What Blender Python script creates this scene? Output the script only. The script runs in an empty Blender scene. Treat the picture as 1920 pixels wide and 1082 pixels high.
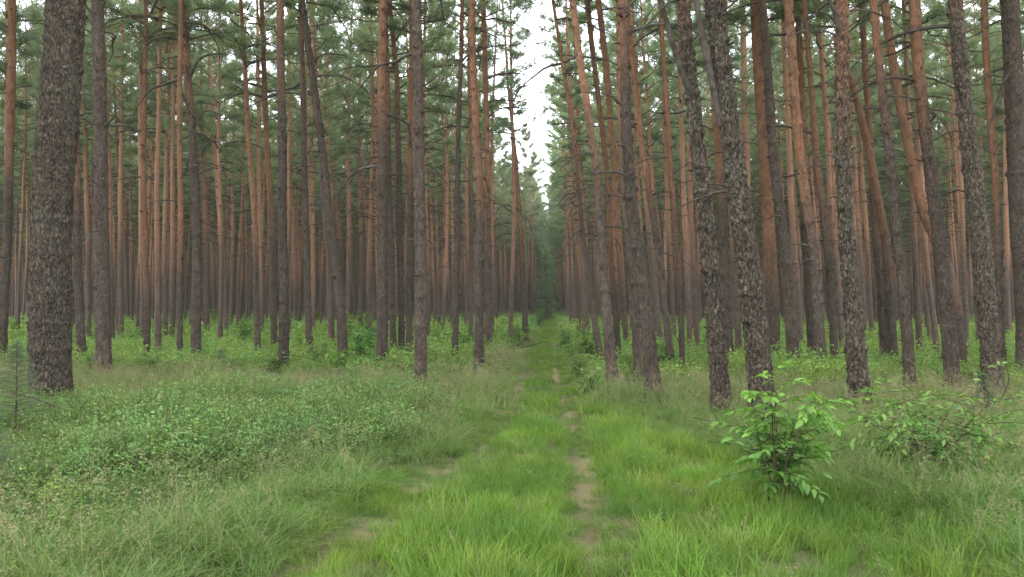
import bpy, math, random
import numpy as np

# ------------------------------------------------------------------ scene basics
F = 1507.0            # focal length in photo pixels
CAM_H = 1.6
PITCH = math.atan(37.0 / F)
SC = bpy.context.scene
COL = SC.collection
rng = np.random.default_rng(7)
random.seed(7)


def ray(px, py):
    u, v = (px - 960.0) / F, (541.0 - py) / F
    c, s = math.cos(PITCH), math.sin(PITCH)
    return np.array([u, c - v * s, s + v * c])


def on_ground(px, py):
    d = ray(px, py)
    t = -CAM_H / d[2]
    return d[0] * t, d[1] * t


def at_depth(px, py, Y):
    d = ray(px, py)
    t = Y / d[1]
    return np.array([d[0] * t, Y, CAM_H + d[2] * t])


# ------------------------------------------------------------------ noise (numpy)
def _hash(ix, iy, iz, seed):
    h = (ix.astype(np.int64) * 374761393 + iy.astype(np.int64) * 668265263 + iz.astype(np.int64) * 2147483647 + seed * 974634777) & 0xFFFFFFFF
    h = ((h ^ (h >> 13)) * 1274126177) & 0xFFFFFFFF
    h = (h ^ (h >> 16)) * 2246822519 & 0xFFFFFFFF
    h = h ^ (h >> 15)
    return (h & 0xFFFFFF) / float(0xFFFFFF)


def vnoise(p, seed=0):
    p = np.asarray(p, float)
    i = np.floor(p).astype(np.int64)
    f = p - i
    f = f * f * (3 - 2 * f)
    out = 0
    for dx in (0, 1):
        wx = f[..., 0] if dx else 1 - f[..., 0]
        for dy in (0, 1):
            wy = f[..., 1] if dy else 1 - f[..., 1]
            for dz in (0, 1):
                wz = f[..., 2] if dz else 1 - f[..., 2]
                out = out + wx * wy * wz * _hash(i[..., 0] + dx, i[..., 1] + dy, i[..., 2] + dz, seed)
    return out * 2 - 1


def fbm(p, seed=0, octs=3):
    a, s, o = 1.0, 0.0, 0
    p = np.asarray(p, float)
    for k in range(octs):
        o = o + a * vnoise(p * (2.03 ** k), seed + k)
        s += a
        a *= 0.5
    return o / s


def worley(p, seed=0):
    i = np.floor(p).astype(np.int64)
    f1 = np.full(p.shape[0], 9.0)
    f2 = np.full(p.shape[0], 9.0)
    cid = np.zeros(p.shape[0])
    for dx in (-1, 0, 1):
        for dy in (-1, 0, 1):
            for dz in (-1, 0, 1):
                c = i + np.array([dx, dy, dz])
                o = np.stack([_hash(c[:, 0], c[:, 1], c[:, 2], seed + k) for k in (1, 2, 3)], 1)
                d = np.linalg.norm(c + o - p, axis=1)
                h = _hash(c[:, 0], c[:, 1], c[:, 2], seed + 9)
                nearer = d < f1
                f2 = np.where(nearer, f1, np.minimum(f2, d))
                cid = np.where(nearer, h, cid)
                f1 = np.where(nearer, d, f1)
    return f1, f2, cid


def n2(x, y, s, seed=0):
    x = np.asarray(x, float)
    y = np.asarray(y, float)
    return fbm(np.stack([x * s, y * s, np.zeros_like(x) + 0.37], -1), seed, 3)


def ground_z(x, y):
    x = np.asarray(x, float)
    y = np.asarray(y, float)
    far = np.clip((y - 5) / 60.0, 0, 1)
    z = n2(x, y, 0.5, 3) * 0.035 + n2(x, y, 0.12, 5) * (0.05 + 0.12 * far)
    for fn, w in ((rut_l, 0.22), (rut_r, 0.2)):
        z = z - 0.05 * np.exp(-((x - fn(y)) / w) ** 2)
    return z


def rut_r(Y):
    return np.interp(Y, [0, 4, 6, 8.8, 13, 19.3, 40, 100, 400], [.2, .38, .55, .80, .86, 1.02, 2.15, 5.0, 18.6])


def rut_l(Y):
    return np.interp(Y, [0, 4, 4.8, 5.9, 7.4, 10, 14.6, 21, 40, 100, 400], [-2.4, -1.5, -1.27, -1.02, -.79, -.3, .1, .35, 1.2, 3.8, 17.2])


def track_x(Y):
    return (rut_l(Y) + rut_r(Y)) / 2


# ------------------------------------------------------------------ mesh building
class MB:
    def __init__(s):
        s.V, s.Fa, s.A, s.B, s.M, s.n = [], [], [], [], [], 0

    def add(s, v, f, a=0.5, b=0.0, m=0):
        v = np.asarray(v, float).reshape(-1, 3)
        f = np.asarray(f, int)
        s.V.append(v)
        s.Fa.append(f + s.n)
        s.A.append(np.broadcast_to(np.asarray(a, float), (len(v),)).copy())
        s.B.append(np.broadcast_to(np.asarray(b, float), (len(v),)).copy())
        s.M.append(np.full(len(f), m, int))
        s.n += len(v)

    def mesh(s, name, mats, smooth=True):
        me = bpy.data.meshes.new(name)
        V = np.concatenate(s.V)
        me.vertices.add(len(V))
        me.vertices.foreach_set('co', V.ravel())
        tot = np.concatenate([np.full(len(f), f.shape[1]) for f in s.Fa])
        loops = np.concatenate([f.ravel() for f in s.Fa])
        me.loops.add(len(loops))
        me.loops.foreach_set('vertex_index', loops)
        me.polygons.add(len(tot))
        start = np.concatenate([[0], np.cumsum(tot)[:-1]])
        me.polygons.foreach_set('loop_start', start)
        me.polygons.foreach_set('loop_total', tot)
        me.polygons.foreach_set('material_index', np.concatenate(s.M))
        me.polygons.foreach_set('use_smooth', np.full(len(tot), smooth))
        for nm, arr in (('va', s.A), ('vb', s.B)):
            at = me.attributes.new(nm, 'FLOAT', 'POINT')
            at.data.foreach_set('value', np.concatenate(arr))
        for m in (mats if isinstance(mats, (list, tuple)) else [mats]):
            me.materials.append(m)
        me.update()
        me.validate()
        return me


def unit(v):
    v = np.asarray(v, float)
    return v / np.maximum(np.linalg.norm(v, axis=-1, keepdims=True), 1e-9)


def tube(mb, pts, rad, sides=5, a=0.5, b=0.0, m=0, cap=False):
    pts = np.asarray(pts, float)
    n = len(pts)
    t = unit(np.gradient(pts, axis=0))
    ref = np.array([0.31, 0.2, 0.93]) if abs(t[0][2]) < 0.8 else np.array([1.0, 0.13, 0.05])
    s = unit(np.cross(t, ref))
    q = np.cross(t, s)
    ang = np.arange(sides) / sides * 2 * np.pi
    rad = np.broadcast_to(rad, (n,))
    ring = pts[:, None, :] + rad[:, None, None] * (np.cos(ang)[None, :, None] * s[:, None, :] + np.sin(ang)[None, :, None] * q[:, None, :])
    i = np.arange(n - 1)[:, None] * sides
    j = np.arange(sides)[None, :]
    k = (j + 1) % sides
    f = np.stack([i + j, i + k, i + sides + k, i + sides + j], -1).reshape(-1, 4)
    av = np.repeat(np.broadcast_to(a, (n,)), sides)
    bv = np.repeat(np.broadcast_to(b, (n,)), sides)
    mb.add(ring.reshape(-1, 3), f, av, bv, m)


T_RHOMB = (np.array([[0, 0, 0], [.42, .5, .06], [1, 0, -.05], [.42, -.5, .06]]), np.array([[0, 2, 1], [0, 3, 2]]))
T_NEEDLE = (np.array([[0, -.5, 0], [0, .5, 0], [1, 0, 0]]), np.array([[0, 1, 2]]))
T_LEAF = (np.array([[0, 0, 0], [.22, .36, .05], [.22, 0, .0], [.22, -.36, .05], [.5, .5, .05], [.5, 0, -.02], [.5, -.5, .05],
                    [.78, .3, -.03], [.78, 0, -.08], [.78, -.3, -.03], [1, 0, -.2]]),
          np.array([[0, 2, 1], [0, 3, 2], [1, 2, 5], [1, 5, 4], [2, 3, 6], [2, 6, 5], [4, 5, 8], [4, 8, 7], [5, 6, 9], [5, 9, 8], [7, 8, 10], [8, 9, 10]]))


def leaves(mb, pos, dirs, nrm, L, W, tpl, a=0.5, b=0.0, m=0):
    pos = np.asarray(pos, float)
    N = len(pos)
    if N == 0:
        return
    d = unit(dirs)
    s = unit(np.cross(nrm, d))
    n = np.cross(d, s)
    tv, tf = tpl
    L = np.broadcast_to(L, (N,))[:, None, None]
    W = np.broadcast_to(W, (N,))[:, None, None]
    v = pos[:, None, :] + L * tv[None, :, 0:1] * d[:, None, :] + W * tv[None, :, 1:2] * s[:, None, :] + L * tv[None, :, 2:3] * n[:, None, :]
    k = len(tv)
    f = (np.arange(N)[:, None, None] * k + tf[None]).reshape(-1, tf.shape[1])
    mb.add(v.reshape(-1, 3), f, np.repeat(np.broadcast_to(a, (N,)), k), np.repeat(np.broadcast_to(b, (N,)), k), m)


def rdir(r, n):
    return unit(r.normal(size=(n, 3)))


# ------------------------------------------------------------------ objects
def obj(name, me, parent=None, loc=(0, 0, 0), rot=(0, 0, 0), scl=(1, 1, 1)):
    o = bpy.data.objects.new(name, me)
    COL.objects.link(o)
    o.location = loc
    o.rotation_euler = rot
    o.scale = scl
    if parent is not None:
        o.parent = parent
    return o


def tag(o, label=None, cat=None, group=None, kind=None):
    if label: o['label'] = label
    if cat: o['category'] = cat
    if group: o['group'] = group
    if kind: o['kind'] = kind
    return o


# ------------------------------------------------------------------ materials
def newmat(name):
    m = bpy.data.materials.new(name)
    m.use_nodes = True
    nt = m.node_tree
    nt.nodes.clear()
    return m, nt


def N(nt, t, **kw):
    n = nt.nodes.new(t)
    for k, v in kw.items():
        if k.startswith('_'):
            setattr(n, k[1:], v)
        else:
            n.inputs[k.replace('__', ' ')].default_value = v
    return n


def mixc(nt, fac, a, b, mode='MIX'):
    n = nt.nodes.new('ShaderNodeMix')
    n.data_type = 'RGBA'
    n.blend_type = mode
    for sock, v in ((n.inputs['Factor'], fac), (n.inputs[6], a), (n.inputs[7], b)):
        if hasattr(v, 'is_linked'):
            nt.links.new(v, sock)
        else:
            sock.default_value = v if not isinstance(v, tuple) else (v + (1,))[:4]
    return n.outputs[2]


def ramp(nt, fac, stops):
    n = nt.nodes.new('ShaderNodeValToRGB')
    el = n.color_ramp.elements
    while len(el) < len(stops):
        el.new(0.5)
    for e, (p, c) in zip(el, stops):
        e.position = p
        e.color = (c + (1,))[:4] if isinstance(c, tuple) else (c, c, c, 1)
    nt.links.new(fac, n.inputs[0])
    return n.outputs[0]


def leaf_mat(name, dark, light, dry=(0.35, 0.27, 0.15), transl=0.35, rough=0.55, spec=0.25, hue=0.03, patch=None):
    m, nt = newmat(name)
    L = nt.links.new
    at = N(nt, 'ShaderNodeAttribute', _attribute_name='va')
    ab = N(nt, 'ShaderNodeAttribute', _attribute_name='vb')
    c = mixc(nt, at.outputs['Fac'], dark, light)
    oi = N(nt, 'ShaderNodeObjectInfo')
    hs = N(nt, 'ShaderNodeHueSaturation')
    mr = N(nt, 'ShaderNodeMapRange')
    mr.inputs['To Min'].default_value = 0.5 - hue
    mr.inputs['To Max'].default_value = 0.5 + hue
    L(oi.outputs['Random'], mr.inputs['Value'])
    L(mr.outputs[0], hs.inputs['Hue'])
    mv = N(nt, 'ShaderNodeMapRange')
    mv.inputs['To Min'].default_value = 0.72
    mv.inputs['To Max'].default_value = 1.25
    ml = N(nt, 'ShaderNodeMath', _operation='FRACT')
    mm = N(nt, 'ShaderNodeMath', _operation='MULTIPLY')
    mm.inputs[1].default_value = 17.3
    L(oi.outputs['Random'], mm.inputs[0])
    L(mm.outputs[0], ml.inputs[0])
    L(ml.outputs[0], mv.inputs['Value'])
    L(mv.outputs[0], hs.inputs['Value'])
    L(c, hs.inputs['Color'])
    col = mixc(nt, ab.outputs['Fac'], hs.outputs[0], dry)
    if patch:
        geo = N(nt, 'ShaderNodeNewGeometry')
        no = N(nt, 'ShaderNodeTexNoise', Scale=patch[0], Detail=3.0)
        L(geo.outputs['Position'], no.inputs['Vector'])
        fac = ramp(nt, no.outputs[0], [(0.42, 0.0), (0.62, 1.0)])
        col = mixc(nt, mixf(nt, fac, patch[2]), col, patch[1])
    bs = N(nt, 'ShaderNodeBsdfPrincipled', Roughness=rough)
    bs.inputs['Specular IOR Level'].default_value = spec
    tr = N(nt, 'ShaderNodeBsdfTranslucent')
    L(col, bs.inputs['Base Color'])
    tc = mixc(nt, 1.0, col, (1.15, 1.2, 0.6), 'MULTIPLY')
    L(tc, tr.inputs['Color'])
    mx = N(nt, 'ShaderNodeMixShader')
    mx.inputs[0].default_value = transl
    L(bs.outputs[0], mx.inputs[1])
    L(tr.outputs[0], mx.inputs[2])
    out = N(nt, 'ShaderNodeOutputMaterial')
    L(mx.outputs[0], out.inputs[0])
    return m


def mixf(nt, fac, k):
    n = N(nt, 'ShaderNodeMath', _operation='MULTIPLY')
    nt.links.new(fac, n.inputs[0])
    n.inputs[1].default_value = k
    return n.outputs[0]


def bark_mat(name, grey=(0.122, 0.094, 0.075), orange=(0.30, 0.15, 0.085), scale=1.0, bump=1.0, cdark=0.62, var=0.22):
    m, nt = newmat(name)
    L = nt.links.new
    tc = N(nt, 'ShaderNodeTexCoord')
    oi = N(nt, 'ShaderNodeObjectInfo')
    mp = N(nt, 'ShaderNodeMapping')
    mp.inputs['Scale'].default_value = (1, 1, 0.42)
    L(tc.outputs['Object'], mp.inputs['Vector'])
    wob = N(nt, 'ShaderNodeTexNoise', Scale=9.0, Detail=2.0)
    L(mp.outputs[0], wob.inputs['Vector'])
    add = N(nt, 'ShaderNodeVectorMath', _operation='MULTIPLY_ADD')
    add.inputs[1].default_value = (0.09, 0.09, 0.09)
    L(wob.outputs['Color'], add.inputs[0])
    L(mp.outputs[0], add.inputs[2])
    vo = N(nt, 'ShaderNodeTexVoronoi', Scale=30.0 * scale, _feature='DISTANCE_TO_EDGE')
    vo.inputs['Randomness'].default_value = 1.0
    L(add.outputs[0], vo.inputs['Vector'])
    vc = N(nt, 'ShaderNodeTexVoronoi', Scale=30.0 * scale)
    L(add.outputs[0], vc.inputs['Vector'])
    crack = ramp(nt, vo.outputs['Distance'], [(0.0, 0.0), (0.10, 0.75), (0.3, 1.0)])
    fine = N(nt, 'ShaderNodeTexNoise', Scale=42.0, Detail=5.0, Roughness=0.65)
    mp2 = N(nt, 'ShaderNodeMapping')
    mp2.inputs['Scale'].default_value = (1, 1, 0.45)
    L(tc.outputs['Object'], mp2.inputs['Vector'])
    L(mp2.outputs[0], fine.inputs['Vector'])
    big = N(nt, 'ShaderNodeTexNoise', Scale=1.7, Detail=3.0)
    L(tc.outputs['Object'], big.inputs['Vector'])
    # grey plates
    sc_ = N(nt, 'ShaderNodeSeparateColor')
    L(vc.outputs['Color'], sc_.inputs[0])
    g = mixc(nt, sc_.outputs[0], tuple(x * (1 - var) for x in grey), tuple(x * (1 + 1.5 * var) for x in grey))
    lich = ramp(nt, big.outputs[0], [(0.45, 0.0), (0.7, 0.55)])
    g = mixc(nt, lich, g, (grey[0] * 1.2, grey[1] * 1.32, grey[2] * 1.3))
    o = mixc(nt, fine.outputs[0], tuple(x * 0.62 for x in orange), tuple(x * 1.3 for x in orange))
    o = mixc(nt, ramp(nt, big.outputs[0], [(0.35, 0.0), (0.65, 0.5)]), o, (orange[0] * 0.72, orange[1] * 0.85, orange[2] * 1.0))
    ab = N(nt, 'ShaderNodeAttribute', _attribute_name='vb')
    sumn = N(nt, 'ShaderNodeMath', _operation='ADD')
    L(ab.outputs['Fac'], sumn.inputs[0])
    nz = N(nt, 'ShaderNodeMapRange')
    nz.inputs['To Min'].default_value = -0.35
    nz.inputs['To Max'].default_value = 0.35
    L(fine.outputs[0], nz.inputs['Value'])
    L(nz.outputs[0], sumn.inputs[1])
    cl = N(nt, 'ShaderNodeClamp')
    L(sumn.outputs[0], cl.inputs[0])
    base = mixc(nt, cl.outputs[0], g, o)
    # cracks weaker on the orange bark
    ck = mixc(nt, mixf(nt, cl.outputs[0], 0.75), crack, (1, 1, 1))
    base = mixc(nt, 1.0, base, mixc(nt, ck, (cdark, cdark * .96, cdark * .93), (1, 1, 1)), 'MULTIPLY')
    fr = ramp(nt, fine.outputs[0], [(0.3, 0.72), (0.7, 1.25)])
    base = mixc(nt, 1.0, base, fr, 'MULTIPLY')
    # geometry crack/height attribute
    av = N(nt, 'ShaderNodeAttribute', _attribute_name='va')
    geo = ramp(nt, av.outputs['Fac'], [(0.0, 0.5), (0.5, 1.0), (1.0, 1.38)])
    base = mixc(nt, 1.0, base, geo, 'MULTIPLY')
    hs = N(nt, 'ShaderNodeHueSaturation')
    mv = N(nt, 'ShaderNodeMapRange')
    mv.inputs['To Min'].default_value = 0.8
    mv.inputs['To Max'].default_value = 1.2
    L(oi.outputs['Random'], mv.inputs['Value'])
    L(mv.outputs[0], hs.inputs['Value'])
    L(base, hs.inputs['Color'])
    bs = N(nt, 'ShaderNodeBsdfPrincipled', Roughness=0.9)
    bs.inputs['Specular IOR Level'].default_value = 0.15
    L(hs.outputs[0], bs.inputs['Base Color'])
    h = N(nt, 'ShaderNodeMath', _operation='ADD')
    L(mixf(nt, ck, 1.0), h.inputs[0])
    L(mixf(nt, fine.outputs[0], 0.6), h.inputs[1])
    bp = N(nt, 'ShaderNodeBump', Strength=0.8 * bump, Distance=0.02)
    L(h.outputs[0], bp.inputs['Height'])
    L(bp.outputs[0], bs.inputs['Normal'])
    out = N(nt, 'ShaderNodeOutputMaterial')
    L(bs.outputs[0], out.inputs[0])
    return m


def plain_mat(name, a, b, scale=20.0, rough=0.9):
    m, nt = newmat(name)
    tc = N(nt, 'ShaderNodeTexCoord')
    no = N(nt, 'ShaderNodeTexNoise', Scale=scale, Detail=4.0)
    nt.links.new(tc.outputs['Object'], no.inputs['Vector'])
    c = ramp(nt, no.outputs[0], [(0.35, a), (0.65, b)])
    bs = N(nt, 'ShaderNodeBsdfPrincipled', Roughness=rough)
    bs.inputs['Specular IOR Level'].default_value = 0.2
    nt.links.new(c, bs.inputs['Base Color'])
    out = N(nt, 'ShaderNodeOutputMaterial')
    nt.links.new(bs.outputs[0], out.inputs[0])
    return m


def ground_mat(name, path=False):
    m, nt = newmat(name)
    L = nt.links.new
    geo = N(nt, 'ShaderNodeNewGeometry')
    n1 = N(nt, 'ShaderNodeTexNoise', Scale=1.3, Detail=4.0)
    n3 = N(nt, 'ShaderNodeTexNoise', Scale=38.0, Detail=6.0, Roughness=0.7)
    for n in (n1, n3):
        L(geo.outputs['Position'], n.inputs['Vector'])
    soil = ramp(nt, n3.outputs[0], [(0.3, (0.05, 0.035, 0.022)), (0.5, (0.16, 0.115, 0.07)), (0.72, (0.30, 0.23, 0.14))])
    moss = ramp(nt, n3.outputs[0], [(0.3, (0.03, 0.055, 0.015)), (0.7, (0.09, 0.15, 0.035))])
    f = ramp(nt, n1.outputs[0], [(0.4, 0.35), (0.6, 0.85)])
    under = mixc(nt, f, soil, moss)
    at = N(nt, 'ShaderNodeAttribute', _attribute_name='va')
    dirt = ramp(nt, n3.outputs[0], [(0.25, (0.17, 0.12, 0.07)), (0.45, (0.33, 0.235, 0.145)), (0.56, (0.22, 0.23, 0.10)), (0.75, (0.45, 0.34, 0.22))])
    col = mixc(nt, at.outputs['Fac'], under, dirt)
    bs = N(nt, 'ShaderNodeBsdfPrincipled', Roughness=0.95)
    bs.inputs['Specular IOR Level'].default_value = 0.1
    L(col, bs.inputs['Base Color'])
    bp = N(nt, 'ShaderNodeBump', Strength=0.7, Distance=0.02)
    L(n3.outputs[0], bp.inputs['Height'])
    L(bp.outputs[0], bs.inputs['Normal'])
    out = N(nt, 'ShaderNodeOutputMaterial')
    L(bs.outputs[0], out.inputs[0])
    return m


M_BARK = bark_mat('pine_bark')
M_BARK_BIG = bark_mat('old_pine_bark', grey=(0.14, 0.113, 0.086), scale=0.8, bump=1.5, cdark=0.6, var=0.18)
M_STAND = bark_mat('lit_stand_bark', grey=(0.165, 0.12, 0.098), orange=(0.41, 0.218, 0.135))  # paler copy of the pine bark, brightness painted in for the dim far stand
M_NEEDLE = leaf_mat('pine_needles', (0.14, 0.19, 0.135), (0.30, 0.37, 0.255), transl=0.5, hue=0.02)
M_TWIG = plain_mat('dead_wood', (0.045, 0.036, 0.03), (0.12, 0.10, 0.085), 9)
M_LUSH = leaf_mat('lush_grass', (0.14, 0.25, 0.035), (0.31, 0.46, 0.085), dry=(0.42, 0.36, 0.2), transl=0.4, hue=0.02, patch=(0.9, (0.11, 0.22, 0.04), 0.8))
M_FINE = leaf_mat('fine_grass', (0.115, 0.215, 0.048), (0.265, 0.40, 0.11), dry=(0.42, 0.34, 0.22), transl=0.35, hue=0.02, patch=(0.7, (0.25, 0.28, 0.12), 0.3))
M_BRUSH = leaf_mat('bilberry_leaves', (0.103, 0.2, 0.053), (0.27, 0.405, 0.135), transl=0.35, hue=0.025, spec=0.2, rough=0.6)
M_CARPET = leaf_mat('carpet_leaves', (0.13, 0.24, 0.055), (0.33, 0.48, 0.13), transl=0.35, hue=0.03)
M_FERN = leaf_mat('fern_fronds', (0.11, 0.23, 0.07), (0.25, 0.40, 0.17), transl=0.4, hue=0.02)
M_BUSH = leaf_mat('bush_leaves', (0.06, 0.14, 0.04), (0.20, 0.37, 0.09), transl=0.35, hue=0.02)
M_SAP = leaf_mat('sapling_leaves', (0.065, 0.155, 0.045), (0.25, 0.46, 0.075), dry=(0.34, 0.5, 0.06), transl=0.35, spec=0.45, rough=0.38, hue=0.0)
M_STEM = plain_mat('woody_stem', (0.05, 0.035, 0.025), (0.13, 0.095, 0.06), 14)
M_GROUND = ground_mat('forest_floor')
M_LITTER = plain_mat('dry_litter', (0.22, 0.15, 0.09), (0.45, 0.34, 0.22), 6)


# ------------------------------------------------------------------ ground and track
def grid_mesh(name, xs, ys, zoff, attr, mat, warp=None):
    X, Y = np.meshgrid(xs, ys)
    if warp is not None:
        X = X + warp(Y)
    Z = ground_z(X, Y) + zoff
    mb = MB()
    n, m = len(ys), len(xs)
    i = np.arange(n - 1)[:, None] * m
    j = np.arange(m - 1)[None, :]
    f = np.stack([i + j, i + j + 1, i + m + j + 1, i + m + j], -1).reshape(-1, 4)
    mb.add(np.stack([X, Y, Z], -1).reshape(-1, 3), f, attr(X, Y).ravel())
    return mb.mesh(name, mat)


def dirt_mask(X, Y):
    nb = np.clip(n2(X, Y, 1.3, 41) * 0.8 + n2(X, Y, 4.0, 44) * 0.5 + n2(X, Y, 11.0, 43) * 0.5 + 0.5, 0, 1)
    pl = np.interp(Y, [4.2, 4.8, 5.4, 5.9, 6.3, 6.8, 7.3, 7.9, 8.6, 12, 13.5, 16, 19, 23], [.1, .1, .2, .5, .2, .15, .75, .5, .1, .05, .7, .8, .4, .1])
    pr = np.interp(Y, [4.2, 5.2, 6.0, 7.0, 8.5, 9.8, 10.6, 12, 17, 20, 26, 30], [.3, .35, .25, .5, .55, .3, .25, .55, .8, .7, .5, .3])
    k = np.exp(-((X - rut_l(Y)) / (0.07 + 0.20 * nb)) ** 2) * np.clip(nb * 2.4 - 0.35, 0, 1) * pl
    k2 = np.exp(-((X - rut_r(Y)) / (0.06 + 0.07 * nb)) ** 2) * np.clip(nb * 2.0 + 0.05, 0, 1) * pr
    return np.clip(np.maximum(k, k2) * 1.2, 0, 1)


ys = np.concatenate([np.arange(-25, 3, 1.5), np.arange(3, 24, 0.12), np.arange(24, 60, 0.7), np.arange(60, 130, 3), np.geomspace(130, 900, 30)])
xs0 = np.concatenate([-np.geomspace(25, 900, 30)[::-1], np.arange(-24, -7, 0.8), np.arange(-7, 9, 0.13), np.arange(9, 25, 0.8), np.geomspace(25, 900, 30)])
tag(obj('ground', grid_mesh('ground', xs0, ys, 0, lambda X, Y: np.clip(0.12 * np.ones_like(X), 0, 1), M_GROUND)), kind='structure')
ysp = np.concatenate([np.arange(1.5, 24, 0.07), np.arange(24, 230, 0.8)])
xsp = np.arange(-1.75, 1.76, 0.05)
tag(obj('path', grid_mesh('path', xsp, ysp, 0.012, lambda X, Y: dirt_mask(X, Y), M_GROUND, warp=track_x)), kind='structure')


hm = MB()  # added low ridge, put in to block bright sky slits between far trunks
hx_ = np.linspace(-700, 700, 160)
hh_ = 13 + 3 * n2(hx_, hx_ * 0, 0.02, 77) + 1.2 * n2(hx_, hx_ * 0, 0.3, 78)
rows = [np.stack([hx_, 470 + hx_ * 0, hx_ * 0 - 2], 1), np.stack([hx_, 476 + hx_ * 0, hh_ * .7], 1), np.stack([hx_, 492 + hx_ * 0, hh_], 1), np.stack([hx_, 560 + hx_ * 0, hh_ * .6], 1)]
ii = np.arange(3)[:, None] * 160
jj = np.arange(159)[None, :]
hm.add(np.concatenate(rows), np.stack([ii + jj, ii + jj + 1, ii + 161 + jj, ii + 160 + jj], -1).reshape(-1, 4))
tag(obj('added_hills', hm.mesh('added_hills', plain_mat('far_slope', (0.05, 0.06, 0.045), (0.10, 0.095, 0.07), 0.4))), kind='structure')

# ------------------------------------------------------------------ pine parts
def trunk_mesh(name, path, rad, H, sides, dz, seed, z_or, big=False, detail=1.0):
    """path(z)->x,y ; rad(z)->r ; z_or: height where the bark turns orange"""
    zs = np.concatenate([[-0.35], np.arange(-0.05, H, dz), [H]])
    if not big:
        zs = np.unique(np.concatenate([zs[zs < 13], np.arange(13, H, max(dz, 0.35)), [H]]))
    else:
        zs = np.unique(np.concatenate([zs[zs < 7.0], np.arange(7.0, 12, dz * 3), np.arange(12, H, 0.3), [H]]))
    r_ = np.random.default_rng(seed)
    px, py = path(zs)
    r0 = rad(zs)
    ang = -np.pi / 2 + np.arange(sides) / sides * 2 * np.pi
    A, Z = np.meshgrid(ang, zs)
    R = np.repeat(r0[:, None], sides, 1)
    ca, sa = np.cos(A), np.sin(A)
    R = R * (1 + (0.42 + 0.22 * np.cos(A * 3 + seed) + 0.1 * np.cos(A * 5 + seed * 2)) * np.exp(-np.clip(Z, 0, 9) / 0.26))
    P = np.stack([R * ca, R * sa, Z], -1).reshape(-1, 3)
    off = seed * 7.31
    sh = 0.5 * np.ones(len(P))
    d = fbm(P * np.array([3.0, 3.0, 1.3]) + off, seed, 3) * 0.06 * R.ravel()
    lowbark = 1 - np.clip((Z.ravel() - z_or) / 1.5, 0, 1)
    if detail > 0:
        f1, f2, cid = worley(P * (np.array([16.0, 16.0, 6.5]) if big else np.array([22.0, 22.0, 8.0])) + np.stack([fbm(P * 6 + off, seed + 5, 2) * 1.6, fbm(P * 7 - off, seed + 6, 2) * 1.6, fbm(P * 5 + off, seed + 7, 2) * 1.8], 1) + off, seed)
        plate = np.clip((f2 - f1) * 3.0, 0, 1)
        fl = fbm(P * np.array([28.0, 28.0, 11.0]) + off, seed + 11, 3)
        amp = (0.024 if big else 0.011) * detail * (0.25 + 0.75 * lowbark)
        d += amp * (plate - 0.6) + amp * 0.55 * (cid - 0.5) * plate + amp * 0.5 * fl
        sh = np.clip((0.27 if big else 0.3) + (0.24 if big else 0.22) * plate + 0.25 * (cid - 0.4) * plate + fl * 0.38 + 0.2 * fbm(P * np.array([5., 5., 2.5]) - off, seed + 41, 2), 0, 1)
        if big:   # shaggy bands of lifting bark
            band = np.clip(fbm(np.stack([Z.ravel() * 1.7, np.full(len(P), off), P[:, 0] * 2], 1), seed + 21, 2) * 3 - 0.9, 0, 1)
            d += band * 0.018 * (0.4 + fl)
            sh = np.clip(sh + band * 0.35 * (fl + 0.3), 0, 1)
    z = 0.5 + r_.random() * 0.5
    Aw = A.ravel()
    Zr = Z.ravel()
    R0 = R.ravel()
    while z < min(H - 1, 15):
        for k in range(r_.integers(1, 5)):
            a0 = r_.random() * 2 * np.pi
            zz = z + r_.normal() * 0.03
            da = (Aw - a0 + np.pi) % (2 * np.pi) - np.pi
            g = np.exp(-((da * R0 / 0.035) ** 2) - ((Zr - zz) / 0.035) ** 2)
            d += g * r_.uniform(0.012, 0.034)
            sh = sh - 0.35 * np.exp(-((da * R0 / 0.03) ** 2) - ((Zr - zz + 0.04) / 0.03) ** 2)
        d += 0.012 * np.exp(-((Zr - z) / 0.05) ** 2)
        z += r_.uniform(0.35, 0.62)
    Rn = R.ravel() + d * np.clip(R0 / 0.08, 0.2, 1)
    X = Rn * ca.ravel() + np.repeat(px, sides)
    Y = Rn * sa.ravel() + np.repeat(py, sides)
    b = np.clip((Zr - z_or) / 2.6 + 0.5 + 0.35 * fbm(P * np.array([2.2, 2.2, 0.7]) + off, seed + 31, 2), 0, 1)
    n, s = len(zs), sides
    i = np.arange(n - 1)[:, None] * s
    j = np.arange(s)[None, :]
    k = (j + 1) % s
    f = np.stack([i + j, i + k, i + s + k, i + s + j], -1).reshape(-1, 4)
    mb = MB()
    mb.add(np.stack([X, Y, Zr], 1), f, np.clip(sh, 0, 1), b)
    zq = 0.6 + r_.random() * .4       # snapped branch stubs at the whorls
    while zq < min(H - 2, 13):
        for q in range(r_.integers(0, 4)):
            aq = r_.random() * 2 * np.pi
            oq = np.array([math.cos(aq), math.sin(aq), 0])
            cq, dq = path(np.array([zq]))
            rq = float(np.interp(zq, zs, r0))
            lq = r_.uniform(.02, .13) * (0.6 if zq < 3 else 1)
            p0 = np.array([float(cq[0]), float(dq[0]), zq]) + oq * rq * .85
            tube(mb, np.array([p0, p0 + oq * (lq * .6 + .02) + [0, 0, lq * .15], p0 + oq * (lq + .03) + [0, 0, lq * r_.uniform(-.3, .6)]]),
                 np.array([.018, .012, .007]), 5, 0.12, 0.1)
        zq += r_.uniform(.35, .6)
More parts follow.
